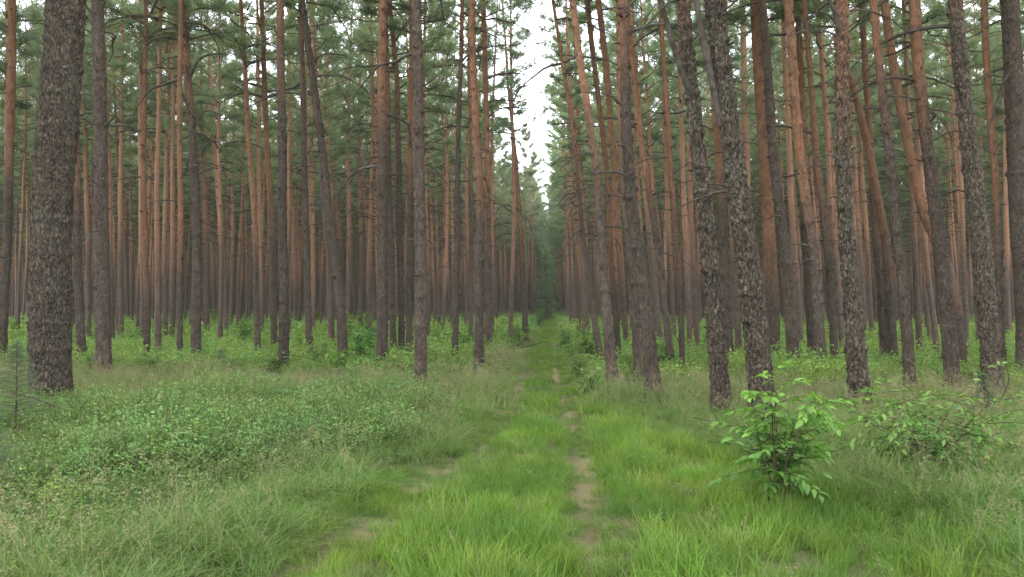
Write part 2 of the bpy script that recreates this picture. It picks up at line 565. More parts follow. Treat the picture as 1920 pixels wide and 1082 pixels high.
    if big or detail > 1:     # loose flakes of bark standing off the stem
        zt = 7.0
        nf_ = int((1500 if r0[5] > 0.25 else 380) if big else 120)
        fz = r_.uniform(0.1, zt, nf_ * 3)
        dens_ = np.clip(fbm(np.stack([fz * 1.7, np.full(len(fz), off), fz * 0], 1), seed + 21, 2) * 2.5 + 0.25, 0.05, 1)
        fz = fz[r_.random(len(fz)) < dens_][:nf_]
        fa_ = r_.random(len(fz)) * 2 * np.pi
        fr_ = np.interp(fz, zs, r0)
        cx_, cy_ = path(fz)
        o_ = np.stack([np.cos(fa_), np.sin(fa_), np.zeros(len(fz))], 1)
        P_ = np.stack([cx_, cy_, fz], 1) + o_ * (fr_ * r_.uniform(0.97, 1.02, len(fz)))[:, None]
        up_ = np.where(r_.random(len(fz)) < .3, 1.0, -1.0)[:, None] * np.array([0, 0, 1.0])
        t_ = np.stack([-np.sin(fa_), np.cos(fa_), np.zeros(len(fz))], 1)
        leaves(mb, P_, up_ + o_ * r_.uniform(0.1, 0.65, (len(fz), 1)) + t_ * r_.normal(size=(len(fz), 1)) * .4, o_ + r_.normal(size=o_.shape) * .2,
               r_.uniform(.02, .055, len(fz)), r_.uniform(.02, .045, len(fz)), T_RHOMB, r_.uniform(0.3, 0.6, len(fz)), np.clip((fz - z_or) / 2.6 + 0.5, 0, 1))
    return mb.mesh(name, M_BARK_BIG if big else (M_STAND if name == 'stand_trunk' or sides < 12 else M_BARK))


def crown_builder(mb, seed, hc=10.5, R=1.9, limbs=30, twn=6, per=20, nl=0.19, nw=0.02, m_wood=0, m_leaf=1, dead=0, dead_lo=-6.5, top_r=0.075):
    """live crown around the axis z = 0 .. hc (local), bare dead branches below it"""
    r = np.random.default_rng(seed)
    P, D, A = [], [], []
    for i in range(limbs):
        t = (i + r.random()) / limbs
        z = hc * (0.02 + 0.95 * t)
        az = i * 2.4 + r.normal() * 0.5
        shape = (0.55 + 0.55 * math.sin(min(1, t / 0.45) * math.pi / 2)) * (1 - max(0, (t - 0.45) / 0.55) ** 1.6 * 0.85)
        ln = R * shape * r.uniform(0.6, 1.2)
        el = math.radians(8 + 42 * t + r.normal() * 9)
        o = np.array([math.cos(az), math.sin(az), 0])
        n = 6
        s = np.linspace(0, 1, n)
        lift = np.sin(s * 2.0) * 0.18 * r.uniform(-0.6, 1.2)
        side = np.array([-o[1], o[0], 0])
        crook = np.cumsum(r.normal(size=n) * 0.035)
        pts = s[:, None] * ln * (o * math.cos(el) + np.array([0, 0, math.sin(el)])) + np.array([0, 0, z]) + lift[:, None] * np.array([0, 0, ln]) + crook[:, None] * side * ln
        tube(mb, pts, 0.034 * (1 - 0.75 * s) * (1 - 0.4 * t), 4, 0.45, 0.35 + 0.65 * (t > .2), m_wood)
        for q in range(twn):
            u = 0.34 + 0.66 * (q + r.random()) / twn
            p0 = np.array([np.interp(u, s, pts[:, c]) for c in range(3)])
            a2 = az + (1 if q % 2 else -1) * r.uniform(0.35, 1.2)
            tl = ln * r.uniform(0.22, 0.42) * (1.25 - 0.5 * u)
            e2 = el * 0.5 + r.uniform(0.05, 0.55)
            dv = np.array([math.cos(a2) * math.cos(e2), math.sin(a2) * math.cos(e2), math.sin(e2)])
            p1 = p0 + dv * tl
            tube(mb, np.array([p0, p0 * .5 + p1 * .5 + [0, 0, -0.02], p1]), np.array([0.012, .009, .005]), 3, 0.4, 0.3, m_wood)
            tone = r.random()
            for c in range(3):
                pc = p0 + dv * tl * (0.45 + 0.28 * c) + r.normal(size=3) * 0.05 * np.array([1, 1, .6])
                P.append(pc)
                D.append(unit(dv + np.array([0, 0, 0.5]) + r.normal(size=3) * 0.35))
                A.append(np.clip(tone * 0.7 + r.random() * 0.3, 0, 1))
    P, D, A = np.array(P), np.array(D), np.array(A)
    k = len(P)
    rp = np.repeat(np.arange(k), per)
    nd = unit(D[rp] * 0.65 + rdir(r, k * per) * np.array([1, 1, .75]))
    pos = P[rp] + D[rp] * r.uniform(-0.12, 0.14, (k * per, 1)) + r.normal(size=(k * per, 3)) * 0.035
    L = r.uniform(0.7, 1.2, k * per) * nl
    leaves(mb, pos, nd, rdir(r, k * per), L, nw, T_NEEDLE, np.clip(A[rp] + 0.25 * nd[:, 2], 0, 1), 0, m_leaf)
    # leader
    tube(mb, np.array([[0, 0, hc * .9], [0.02, 0, hc * .98], [0, 0.02, hc * 1.03]]), np.array([top_r * .4, .02, .008]), 5, .5, 1, m_wood)
    for i in range(dead):
        z = dead_lo * (r.random() ** 1.35)
        dead_branch(mb, r, np.array([0, 0, z]), r.random() * 6.283, r.uniform(0.5, 1.6), m_wood, thin=0.9)


def dead_branch(mb, r, p0, az, ln, m=0, thin=1.0, start=0.1):
    n = 7
    s = np.linspace(0, 1, n)
    o = np.array([math.cos(az), math.sin(az), 0])
    side = np.array([-o[1], o[0], 0])
    up = r.uniform(-0.15, 0.6)
    droop = r.uniform(0.1, 0.9)
    cr = np.cumsum(r.normal(size=n) * 0.05)
    pts = p0 + o * (start + s[:, None] * ln) + np.array([0, 0, 1]) * (ln * (up * s - droop * s ** 2.2))[:, None] + side * (cr * ln)[:, None]
    pts[0] = p0 + o * start * 0.2
    rr = (0.021 * (1 - 0.82 * s) + 0.002) * thin * (0.6 + ln * 0.45)
    tube(mb, pts, rr, 4, 0.4, 0.05, m)
    for k in range(r.integers(1, 6)):
        u = r.uniform(0.25, 0.95)
        q0 = np.array([np.interp(u, s, pts[:, c]) for c in range(3)])
        dv = unit(o + side * r.choice([-1, 1]) * r.uniform(0.5, 1.3) + np.array([0, 0, r.uniform(-0.7, 0.5)]))
        l2 = ln * r.uniform(0.15, 0.4)
        q = np.array([q0, q0 + dv * l2 * .5 + [0, 0, r.normal() * .03], q0 + dv * l2 + [0, 0, -l2 * r.uniform(0, .4)]])
        tube(mb, q, np.array([0.007, 0.005, 0.002]) * thin, 3, 0.4, 0.05, m)


CROWNS = []
for k in range(7):
    mb = MB()
    crown_builder(mb, 100 + k, hc=10.5, R=[2.1, 1.9, 2.4, 1.8, 2.2, 2.0, 2.5][k], limbs=36, twn=7, per=24)
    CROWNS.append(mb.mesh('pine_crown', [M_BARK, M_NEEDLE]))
DEAD = []
for k in range(9):
    mb = MB()
    dead_branch(mb, np.random.default_rng(300 + k), np.zeros(3), 0.0, 1.0, 0, start=0.0)
    DEAD.append(mb.mesh('dead_branch', M_TWIG))


# ------------------------------------------------------------------ hero pines measured from the photograph
# (points (x, y, width) from the base up in photo pixels, y where the bark turns orange, dead branches, label)
HERO = [
 ([(4, 694, 18), (5, 600, 17), (10, 300, 16), (13, 0, 14)], 310, 6, "pine at the very edge, orange above a forked knot, beside the biggest shaggy trunk", 2),
 ([(92, 768, 80), (94, 620, 77), (96, 500, 75), (98, 400, 74), (108, 200, 75), (116, 0, 72)], -400, 3, "thickest pine trunk of all, grey shaggy bark lifting in ragged bands", 4),
 ([(153, 687, 19), (148, 520, 16), (147, 400, 16), (144, 250, 15), (140, 0, 12)], 330, 2, "slim grey pine half hidden behind the thickest shaggy trunk", 2),
 ([(166, 645, 10), (165, 400, 9), (156, 150, 7)], 430, 1, "thin orange pine between the thickest trunk and the dark smooth one", 1),
 ([(195, 709, 33), (192, 600, 29), (190, 500, 28), (188, 400, 27), (185, 150, 25), (184, 0, 24)], -100, 9, "dark grey pine with a black scar high up, second thickest trunk left of the track", 3),
 ([(210, 655, 11), (209, 520, 10), (206, 400, 9), (199, 190, 8)], 460, 3, "slender ringed pine hugging the dark scarred trunk", 1),
 ([(227, 647, 10), (226, 520, 9), (226, 400, 8), (226, 105, 7)], 430, 3, None, 1),
 ([(239, 613, 7), (237, 400, 6)], 440, 0, None, 1),
 ([(267, 650, 10), (264, 450, 8), (260, 110, 7)], 500, 2, None, 1),
 ([(275, 684, 12), (278, 560, 12), (272, 490, 11), (269, 350, 10), (276, 80, 8)], 530, 4, "kinked pine that bends low down where its bark turns orange", 2),
 ([(297, 673, 12), (296, 530, 11), (295, 400, 10), (298, 150, 8)], 520, 4, "straight slim pine with a sprig of leaves on its foot, right of the kinked pine", 1),
 ([(310, 647, 9), (311, 400, 8), (316, 230, 6)], 470, 2, None, 1),
 ([(322, 649, 9), (324, 400, 8), (328, 200, 7)], 480, 2, None, 1),
 ([(337, 690, 12), (337, 550, 11), (339, 400, 10), (339, 200, 9)], 480, 5, "thin dark pine just left of the grey pine with tiers of bare branches", 2),
 ([(367, 685, 22), (369, 550, 19), (367, 400, 18), (362, 300, 17), (355, 200, 15), (348, 130, 14), (349, 0, 12)], 170, 24, "grey pine with tiers of long bare drooping branches below its crown", 3),
 ([(388, 617, 10), (382, 400, 9), (371, 250, 8)], 480, 3, None, 1),
 ([(401, 600, 8), (393, 400, 7), (380, 250, 6)], 470, 2, None, 1),
 ([(426, 640, 9), (412, 400, 8), (400, 250, 8), (395, 150, 7)], 500, 4, "thin pale orange pine leaning left between the grey branched pine and a leafy bush", 1),
 ([(437, 605, 8), (440, 400, 7)], 450, 2, None, 1),
 ([(452, 603, 8), (448, 400, 8), (444, 220, 7)], 480, 3, None, 1),
 ([(483, 669, 13), (479, 460, 11), (471, 320, 10), (460, 190, 9), (452, 70, 8)], 450, 8, "orange pine curving gently left as it rises, with dark lower knots", 2),
 ([(491, 636, 9), (488, 400, 8), (486, 150, 7)], 520, 4, None, 1),
 ([(515, 666, 13), (513, 430, 12), (506, 300, 10), (500, 100, 9), (499, 0, 8)], 430, 9, "knobbly orange pine just left of a smooth straight brown one", 2),
 ([(532, 698, 22), (532, 550, 19), (528, 400, 17), (527, 200, 16), (526, 0, 14)], 120, 5, "straight smooth brown pine with few branches, rusty only near the top", 3),
 ([(543, 646, 7), (541, 400, 6)], 430, 2, None, 1),
 ([(554, 627, 8), (550, 400, 7), (545, 200, 6)], 520, 3, None, 1),
 ([(566, 602, 8), (565, 400, 7)], 470, 2, None, 1),
 ([(582, 680, 15), (577, 550, 13), (574, 400, 12), (572, 300, 11), (564, 100, 10), (562, 0, 9)], 110, 8, "slim dark pine with evenly spaced whorl rings beside the strongly leaning trunk", 2),
 ([(587, 634, 8), (588, 400, 7), (585, 200, 6)], 550, 3, None, 1),
 ([(608, 594, 12), (605, 400, 9)], 450, 2, None, 1),
 ([(622, 655, 13), (618, 500, 12), (612, 420, 11)], 300, 3, "dark pine close behind the foot of the strongly leaning trunk", 1),
 ([(644, 691, 22), (641, 600, 20), (636, 550, 18), (627, 480, 18), (617, 400, 17), (610, 330, 16), (594, 200, 14), (576, 50, 13), (568, 0, 13)], -60, 12, "dark pine leaning strongly left with its foot in broad leaved bushes", 3),
 ([(653, 622, 10), (640, 450, 9), (620, 320, 9), (613, 150, 8), (612, 0, 8)], 440, 8, "orange pine with twisted upper stem seen behind the strongly leaning trunk", 1),
 ([(666, 610, 8), (660, 400, 7)], 450, 2, None, 1),
 ([(703, 619, 10), (694, 500, 9), (687, 400, 9), (668, 250, 8)], 500, 4, None, 1),
 ([(692, 622, 7), (690, 400, 6)], 470, 2, None, 1),
 ([(716, 703, 24), (717, 550, 21), (716, 400, 20), (715, 200, 18), (717, 0, 15)], 230, 14, "sturdy pine rising from pale leaves, brown below and salmon orange above", 3),
 ([(725, 640, 11), (716, 420, 10), (705, 230, 10), (693, 100, 10), (686, 0, 9)], 520, 6, "bright orange pine crossing behind the sturdy salmon topped one", 1),
 ([(738, 670, 14), (734, 500, 12), (729, 350, 11), (726, 150, 9)], 220, 4, "dark slim pine, first of three standing close between two sturdy trunks", 2),
 ([(753, 669, 14), (751, 500, 12), (749, 400, 11), (744, 150, 10), (730, 20, 9)], 250, 8, "ringed pine with a forked orange top, middle of three standing close", 2),
 ([(767, 673, 14), (768, 500, 12), (769, 330, 11), (771, 150, 10)], 330, 6, "plain brown pine, third of three close ones, touching the pale rough trunk", 2),
 ([(789, 731, 27), (789, 550, 24), (789, 400, 22), (787, 200, 20), (780, 0, 17)], -200, 9, "pale grey rough barked pine alone in front at the edge of tall dry grass", 3),
 ([(818, 612, 9), (809, 400, 8), (800, 200, 7)], 460, 3, None, 1),
 ([(853, 688, 14), (856, 550, 12), (858, 400, 11), (861, 220, 9), (866, 50, 8)], 130, 9, "slender dark pine alone in ferns between the pale rough trunk and the track pair", 2),
 ([(883, 653, 10), (884, 400, 9), (881, 180, 7)], 300, 5, None, 1),
 ([(898, 706, 21), (899, 550, 18), (901, 400, 16), (896, 300, 15), (889, 150, 14), (884, 0, 13)], 330, 12, "reddish orange pine with a brown foot, nearer one of the pair left of the track", 3),
 ([(916, 669, 15), (916, 520, 14), (915, 400, 13), (912, 250, 11), (910, 120, 10), (905, 0, 9)], 380, 22, "orange pine with fans of bare branches, farther one of the pair left of the track", 2),
 ([(931, 610, 8), (926, 400, 7)], 440, 3, None, 1),
 ([(986, 638, 13), (982, 540, 10), (976, 440, 9), (970, 330, 8), (960, 230, 6)], 480, 14, "lone thin pine beside the far end of the grassy track", 2),
 ([(1131, 692, 14), (1114, 600, 12), (1101, 500, 11), (1093, 440, 10), (1084, 340, 9), (1070, 200, 8), (1052, 80, 7), (1038, 0, 6)], 230, 24, "thin dark leaning pine nearest the track with hooked bare branches", 2),
 ([(1150, 726, 25), (1138, 600, 19), (1128, 440, 17), (1119, 330, 16), (1100, 200, 15), (1086, 100, 14), (1072, 0, 13)], 260, 16, "curved pine with a leafy foot and pinkish upper stem, right beside the track", 3),
 ([(1161, 682, 13), (1147, 500, 12), (1140, 350, 11), (1118, 150, 10), (1100, 0, 10)], 480, 8, "slim pine directly behind the curved trackside pine", 2),
 ([(1177, 667, 11), (1163, 500, 12), (1151, 300, 12), (1138, 150, 12), (1122, 0, 12)], 520, 8, "orange pine leaning left behind two dark trackside trunks", 2),
 ([(1197, 719, 18), (1189, 550, 15), (1174, 440, 13), (1165, 250, 11), (1160, 0, 10)], 380, 5, "dark pine shadowing the left flank of the bright rough broken branched trunk", 2),
 ([(1227, 757, 36), (1212, 600, 28), (1201, 500, 26), (1192, 440, 25), (1182, 350, 23), (1175, 250, 21), (1170, 130, 19), (1169, 0, 18)], 90, 12, "rough light barked pine with broken branch stubs and a hooked branch, standing in dry grass", 3),
 ([(1240, 655, 12), (1217, 440, 11), (1200, 250, 9)], 420, 4, "thin dark pine just behind the rough broken branched trunk", 1),
 ([(1262, 705, 16), (1250, 600, 14), (1239, 500, 14), (1231, 440, 14), (1222, 380, 13), (1202, 260, 12), (1184, 110, 10), (1176, 0, 9)], 330, 10, "leaning pine with a leafy green shrub around its foot", 2),
 ([(1280, 711, 12), (1277, 600, 11), (1266, 440, 10), (1255, 300, 9), (1240, 100, 9), (1235, 0, 8)], 420, 6, "thin straight pine standing by itself beside the leaning pine with the shrub", 2),
 ([(1265, 643, 9), (1255, 440, 9), (1246, 300, 8), (1238, 50, 7)], 470, 3, None, 1),
 ([(1294, 661, 10), (1284, 440, 9), (1275, 200, 8)], 470, 3, None, 1),
 ([(1309, 664, 10), (1297, 440, 9), (1290, 200, 8)], 470, 4, None, 1),
 ([(1356, 785, 41), (1340, 600, 33), (1327, 440, 32), (1319, 370, 30), (1302, 185, 28), (1284, 0, 26)], -60, 5, "thick dark brown pine leaning left behind the tall leafy sapling", 4),
 ([(1369, 691, 19), (1358, 480, 17), (1345, 250, 14)], 350, 2, "grey pine squeezed between the two thickest leaning trunks behind the sapling", 2),
 ([(1386, 678, 13), (1378, 500, 12), (1370, 300, 11)], 430, 2, None, 1),
 ([(1434, 800, 54), (1425, 700, 49), (1415, 600, 47), (1402, 500, 46), (1390, 430, 44), (1374, 300, 40), (1358, 150, 36), (1339, 0, 35)], -200, 7, "very thick scaly pale grey pine with its foot hidden by the tall sapling", 4),
 ([(1406, 645, 12), (1404, 450, 12), (1400, 300, 12), (1391, 0, 11)], 520, 2, "slim orange pine just right of the very thick scaly trunk high up", 1),
 ([(1453, 693, 22), (1450, 560, 22), (1444, 440, 22), (1434, 300, 22), (1424, 150, 21), (1416, 0, 20)], 520, 3, "smooth bright orange pine, the brightest stem beside the very thick scaly trunk", 2),
 ([(1490, 702, 26), (1482, 600, 24), (1475, 500, 22), (1467, 440, 21), (1455, 330, 19), (1440, 150, 17), (1428, 0, 15)], -30, 5, "smooth dark grey pine with ringed knots above the sapling tip", 3),
 ([(1503, 671, 13), (1488, 440, 12), (1477, 250, 10)], 430, 3, None, 1),
 ([(1524, 689, 17), (1509, 440, 15), (1500, 250, 13)], 400, 4, "brown pine just right of the dark ringed one behind the sapling tip", 2),
 ([(1545, 720, 20), (1537, 600, 19), (1527, 440, 19), (1512, 360, 19), (1494, 180, 18), (1480, 0, 17)], 400, 14, "orange topped pine with many dark branch stubs, grey at the foot", 3),
 ([(1568, 700, 16), (1558, 560, 15), (1547, 440, 14), (1533, 320, 12), (1520, 150, 10)], 360, 8, "brown pine left of the evenly rough grey trunk, knots down to the ground", 2),
 ([(1581, 668, 10), (1562, 440, 10), (1550, 250, 9)], 430, 4, None, 1),
 ([(1613, 787, 43), (1601, 600, 36), (1589, 440, 31), (1582, 300, 28), (1577, 150, 26), (1575, 0, 26)], 100, 22, "rough grey pine with a heavy hooked dead limb near its orange top", 4),
 ([(1623, 644, 10), (1612, 440, 9)], 460, 3, None, 1),
 ([(1636, 641, 9), (1623, 440, 9)], 470, 3, None, 1),
 ([(1660, 690, 17), (1643, 440, 14), (1630, 250, 12)], 420, 4, "left stem of a tight pair of brown pines standing in green ferns", 2),
 ([(1676, 693, 21), (1668, 560, 19), (1661, 440, 18), (1649, 390, 17), (1634, 300, 15), (1606, 190, 13), (1580, 120, 11)], 450, 8, "right stem of a tight pair of pines, orange and swept far left above", 2),
 ([(1708, 744, 24), (1701, 600, 22), (1693, 500, 21), (1684, 440, 21), (1672, 330, 19), (1654, 170, 17), (1638, 0, 15)], 190, 8, "slim mossy footed grey pine standing in front of two thinner ones", 3),
 ([(1725, 679, 12), (1717, 440, 10), (1705, 200, 9)], 430, 5, None, 1),
 ([(1760, 689, 11), (1735, 440, 10), (1722, 250, 9)], 470, 5, None, 1),
 ([(1788, 746, 31), (1778, 600, 28), (1769, 500, 27), (1760, 440, 26), (1745, 340, 24), (1726, 180, 22), (1708, 0, 20)], 230, 8, "straight leaning pine with knotted grey lower stem and orange brown top", 3),
 ([(1806, 716, 24), (1795, 560, 20), (1775, 480, 20), (1733, 400, 20), (1712, 310, 18), (1690, 200, 17), (1660, 0, 15)], 500, 6, "crooked bright orange pine crossing behind the knotted straight leaning one", 2),
 ([(1814, 662, 9), (1806, 440, 9)], 460, 4, None, 1),
 ([(1836, 658, 10), (1826, 440, 9), (1815, 250, 8)], 460, 4, None, 1),
 ([(1863, 754, 38), (1855, 600, 36), (1844, 440, 34), (1824, 300, 32), (1809, 150, 29), (1797, 0, 27)], -80, 10, "thick dark pine with deep knots beside a bare bent sapling", 4),
 ([(1878, 715, 17), (1871, 440, 15), (1858, 250, 13), (1850, 50, 12)], 420, 6, "pine mostly covered by the thick deeply knotted trunk", 2),
 ([(1893, 643, 10), (1885, 440, 9)], 470, 4, None, 1),
 ([(1928, 719, 42), (1926, 560, 39), (1922, 440, 38), (1912, 250, 36), (1902, 0, 34)], -100, 10, "dark pine cut off by the picture edge beyond the bare bent sapling", 3),
]
LIMBS = {
 1613: [([(1592, 95), (1577, 78), (1572, 45), (1563, 15), (1548, -12), (1540, -30)], 11, 6, 0), ([(1585, 82), (1560, 60), (1525, 52), (1490, 62), (1478, 70)], 4, 1.5, 0),
        ([(1590, 320), (1570, 290), (1540, 288), (1510, 305), (1495, 325)], 4, 1.5, 0)],
 1434: [([(1352, 235), (1335, 150), (1318, 80), (1308, 20), (1300, -40)], 14, 10, 0), ([(1370, 350), (1345, 345), (1325, 346)], 5, 3, 0)],
 1356: [([(1300, 178), (1285, 155), (1270, 110), (1252, 50), (1240, 0), (1232, -40)], 12, 8, 0)],
 1227: [([(1196, 358), (1183, 332), (1160, 322), (1130, 322), (1108, 328)], 7, 2, 0), ([(1184, 305), (1178, 285), (1166, 272), (1158, 272)], 6, 3, 0),
        ([(1170, 205), (1150, 180), (1120, 172), (1095, 174)], 4, 1.5, 0), ([(1172, 110), (1180, 60), (1200, 30), (1205, 105)], 3, 1.5, 0)],
 789: [([(790, 165), (808, 152), (822, 140), (832, 134)], 4, 2, 0), ([(789, 452), (800, 448), (815, 460), (828, 482)], 3, 1, 0)],
 195: [([(196, 235), (206, 228), (214, 220)], 5, 3, 0), ([(184, 40), (168, 20), (150, -5)], 7, 4, 0)],
 367: [([(357, 215), (340, 170), (310, 140), (270, 130)], 5, 1.5, 0), ([(356, 150), (370, 110), (400, 100), (430, 104)], 5, 1.5, 0), ([(352, 80), (335, 50), (300, 35), (265, 30)], 5, 1.5, 0),
       ([(360, 330), (375, 280), (400, 262), (425, 256)], 4, 1.5, 0), ([(358, 240), (385, 205), (415, 215)], 4, 1.5, 0)],
 1131: [([(1090, 430), (1070, 445), (1055, 470), (1050, 500)], 3, 1.2, 0), ([(1086, 360), (1060, 365), (1045, 385)], 3, 1.2, 0)],
 1928: [([(1905, 120), (1880, 150), (1850, 260), (1845, 300)], 5, 2, 0)],
}
FARG_L = ("thin orange topped pine deep in the crowded stand left of the grassy track", "crowded pines deep in the stand left of the track")
FARG_R = ("thin orange topped pine deep in the crowded stand right of the grassy track", "crowded pines deep in the stand right of the track")
hero_xy = []
H_TREE = 20.5
for hi, (pts, y_or, nbr, label, res) in enumerate(HERO):
    bx, by, bw = pts[0]
    X0, Y0 = on_ground(bx, by)
    hero_xy.append((X0, Y0))
    W = [at_depth(p[0], p[1], Y0) for p in pts[1:]]
    zz = np.array([0.0] + [w[2] for w in W])
    xx = np.array([0.0] + [w[0] - X0 for w in W])
    rr = np.array([p[2] / 2 / F * Y0 * (0.92 if res > 2 else 0.95) for p in pts])
    rr[0] = rr[0] * 0.93 if res > 1 else rr[0]
    k = np.argsort(zz)
    zz, xx, rr = zz[k], xx[k], rr[k]
    H = H_TREE + (hi * 37 % 11 - 5) * 0.28
    # continue above what is in view, straightening
    z_l, x_l = zz[-1], xx[-1]
    slope = (xx[-1] - xx[-2]) / max(0.5, zz[-1] - zz[-2])
    slope = max(-0.12, min(0.12, slope))
    ze = np.array([z_l + (H - z_l) * t for t in (0.25, 0.5, 0.75, 1.0)])
    xe = x_l + slope * (ze - z_l) * (1 - 0.35 * (ze - z_l) / (H - z_l))
    r_l = rr[-1]
    re = r_l + (0.035 - r_l) * ((ze - z_l) / (H - z_l))
    zz, xx, rr = np.r_[zz, ze], np.r_[xx, xe], np.r_[rr, re]
    seed = 500 + hi
    rg = np.random.default_rng(seed)
    ph = rg.random(4) * 6.28
    zs_f = np.linspace(0, H, 90)
    xs_f = np.interp(zs_f, zz, xx)
    ker = np.hanning(7); ker /= ker.sum()
    xs_f = np.convolve(np.pad(xs_f, 3, mode='edge'), ker, 'valid')
    xs_f[0] = 0
    rs_f = np.interp(zs_f, zz, rr)
    rs_f = np.convolve(np.pad(rs_f, 3, mode='edge'), ker, 'valid')
    lean_y = rg.normal() * 0.012

    def path(z, xs_f=xs_f, zs_f=zs_f, ph=ph, lean_y=lean_y):
        w = np.clip(z / 3, 0, 1)
        return (np.interp(z, zs_f, xs_f) + w * 0.012 * np.sin(z * 1.3 + ph[0]),
                z * lean_y + w * 0.05 * np.sin(z * 0.45 + ph[1]))

    def rad(z, rs_f=rs_f, zs_f=zs_f):
        return np.interp(z, zs_f, rs_f)
    z_or = at_depth(bx, y_or, Y0)[2] + rg.normal() * 0.15
    sides, dz, big, det = {1: (10, 0.16, False, 0.0), 2: (18, 0.08, False, 0.8), 3: (36, 0.035, False, 1.1), 4: (72, 0.022, True, 1.0)}[res]
    root = obj('pine_tree', None, None, (X0, Y0, float(ground_z(X0, Y0)) - 0.02))
    side = 'L' if X0 < float(track_x(Y0)) else 'R'
    if label:
        tag(root, label, 'pine tree', 'pines standing along the front of the stand')
    else:
        lb, gp = FARG_L if side == 'L' else FARG_R
        tag(root, lb, 'pine tree', gp)
    obj('trunk', trunk_mesh('pine_trunk', path, rad, H, sides, dz, seed, z_or, big, det), root)
    # crown
    zc = H - 10.8
    cx, cy = path(np.array([zc]))
    tx, ty = path(np.array([H - 0.3]))
    tiltx = math.atan2(float(tx[0] - cx[0]), 10.2)
    tilty = -math.atan2(float(ty[0] - cy[0]), 10.5)
    obj('crown', CROWNS[hi % 7], root, (float(cx[0]), float(cy[0]), zc), (tilty, tiltx, rg.random() * 6.28))
    for pl, w0, w1, live in LIMBS.get(bx, ()):
        Q = np.array([at_depth(a, b, Y0 - 0.02 - 0.05 * i) for i, (a, b) in enumerate(pl)]) - np.array([X0, Y0, float(ground_z(X0, Y0)) - 0.02])
        lm = MB()
        t_ = np.linspace(0, 1, len(Q)); tt_ = np.linspace(0, 1, 14)
        Qs = np.stack([np.interp(tt_, t_, Q[:, c]) for c in range(3)], 1)
        kr = np.array([.25, .5, .25])
        for _ in range(3):
            Qs[1:-1] = np.stack([np.convolve(Qs[:, c], kr, 'valid') for c in range(3)], 1)
        tube(lm, Qs, np.linspace(w0, w1, 14) / 2 / F * Y0, 7, 0.5, live)
        obj('branch', lm.mesh('limb', M_BARK if live else M_TWIG), root)
    # bare dead branches
    ztop = min(zc + 1, CAM_H + 0.40 * Y0 + 1.5)
    zlo = 2.6 if label else 4.0
    for k in range(nbr):
        z = zlo + (ztop - zlo) * (1 - rg.random() ** 1.7) if ztop > zlo else ztop * rg.random()
        x, y = path(np.array([z]))
        ln = rg.uniform(0.35, 1.0) if z < 5 else rg.uniform(0.6, 1.9)
        if rg.random() < 0.35: ln *= 0.35
        az = rg.random() * 6.283
        if rg.random() < 0.6: az = rg.choice([0.0, math.pi]) + rg.normal() * 0.5
        obj('branch', DEAD[rg.integers(0, 9)], root, (float(x[0]), float(y[0]), float(z)), (rg.normal() * 0.25, rg.normal() * 0.15, az), (ln, ln, ln * rg.uniform(.7, 1.2)))

# ------------------------------------------------------------------ the rest of the stand
FILL_T, FILL_C = [], []
for k in range(8):
    rg = np.random.default_rng(900 + k)
    H = 20.0
    ph = rg.random(4) * 6.28
    lean = rg.normal() * 0.01

    def path(z, ph=ph, lean=lean):
        w = np.clip(z / 4, 0, 1)
        return w * 0.10 * np.sin(z * 0.32 + ph[0]) + z * lean, w * 0.08 * np.sin(z * 0.3 + ph[1])

    r0 = 0.085 + 0.016 * (k % 3)

    def rad(z, r0=r0):
        z = np.clip(z, 0, H)
        return r0 * (1 - 0.62 * (z / H) ** 0.9) * (1 - np.clip((z - 11) / 9, 0, 1) * 0.6)
    FILL_T.append(trunk_mesh('stand_trunk', path, rad, H, 10, 0.2, 700 + k, rg.uniform(3.4, 5.6), False, 0.0))
    mb = MB()
    crown_builder(mb, 200 + k, hc=10.8, R=[1.9, 2.2, 1.7, 2.1, 1.8, 2.4, 2.0, 1.7][k], limbs=33, twn=6, per=16, nl=0.21, nw=0.028, dead=22, dead_lo=-4.8)
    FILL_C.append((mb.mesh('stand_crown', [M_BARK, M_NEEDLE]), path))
SLIM_C = []
for k in range(3):
    mb = MB()
    crown_builder(mb, 260 + k, hc=10.3, R=1.15, limbs=30, twn=5, per=16, nl=0.21, nw=0.028, dead=22, dead_lo=-4.8)
    SLIM_C.append(mb.mesh('slim_crown', [M_BARK, M_NEEDLE]))

th = math.atan(0.0455)
cand = []
rg = np.random.default_rng(31)
hx = np.array(hero_xy)
for sgn in (-1, 1):
    for i in range(0, 70):
        lat0 = (2.1 + i * 2.65)
        for j in range(0, 130):
            t = 2 + j * 2.7 + (i % 2) * 1.4
            la = sgn * (lat0 + rg.normal() * 0.28)
            tt = t + rg.normal() * 0.55
            if rg.random() < 0.10: continue
            c0 = float(track_x(tt))
            X, Y = c0 + la, tt
            if Y < 31 or Y > 345: continue
            if (40 < Y < 84 and -0.035 < X / Y < 0.07): continue
            if abs(X) > 0.66 * Y + 9: continue
            if len(hx) and np.min(np.hypot(hx[:, 0] - X, hx[:, 1] - Y)) < 1.7: continue
            cand.append((Y, X))
for j in range(130):     # beyond this the track bends away and pines close it
    Y = 168 + 110 * rg.random()
    cand.append((Y, float(track_x(Y)) + rg.uniform(-2.6, 2.6)))
young = [(Y_, float(track_x(Y_)) + rg.uniform(-2.2, 2.2)) for Y_ in 118 + 50 * rg.random(8)]
cand.sort()
n_ind = 300 - len(HERO)
near, far = [], []
for (Y, X) in cand:
    if len(near) < n_ind and abs(X) < 0.635 * Y: near.append((X, Y))
    else: far.append((X, Y))
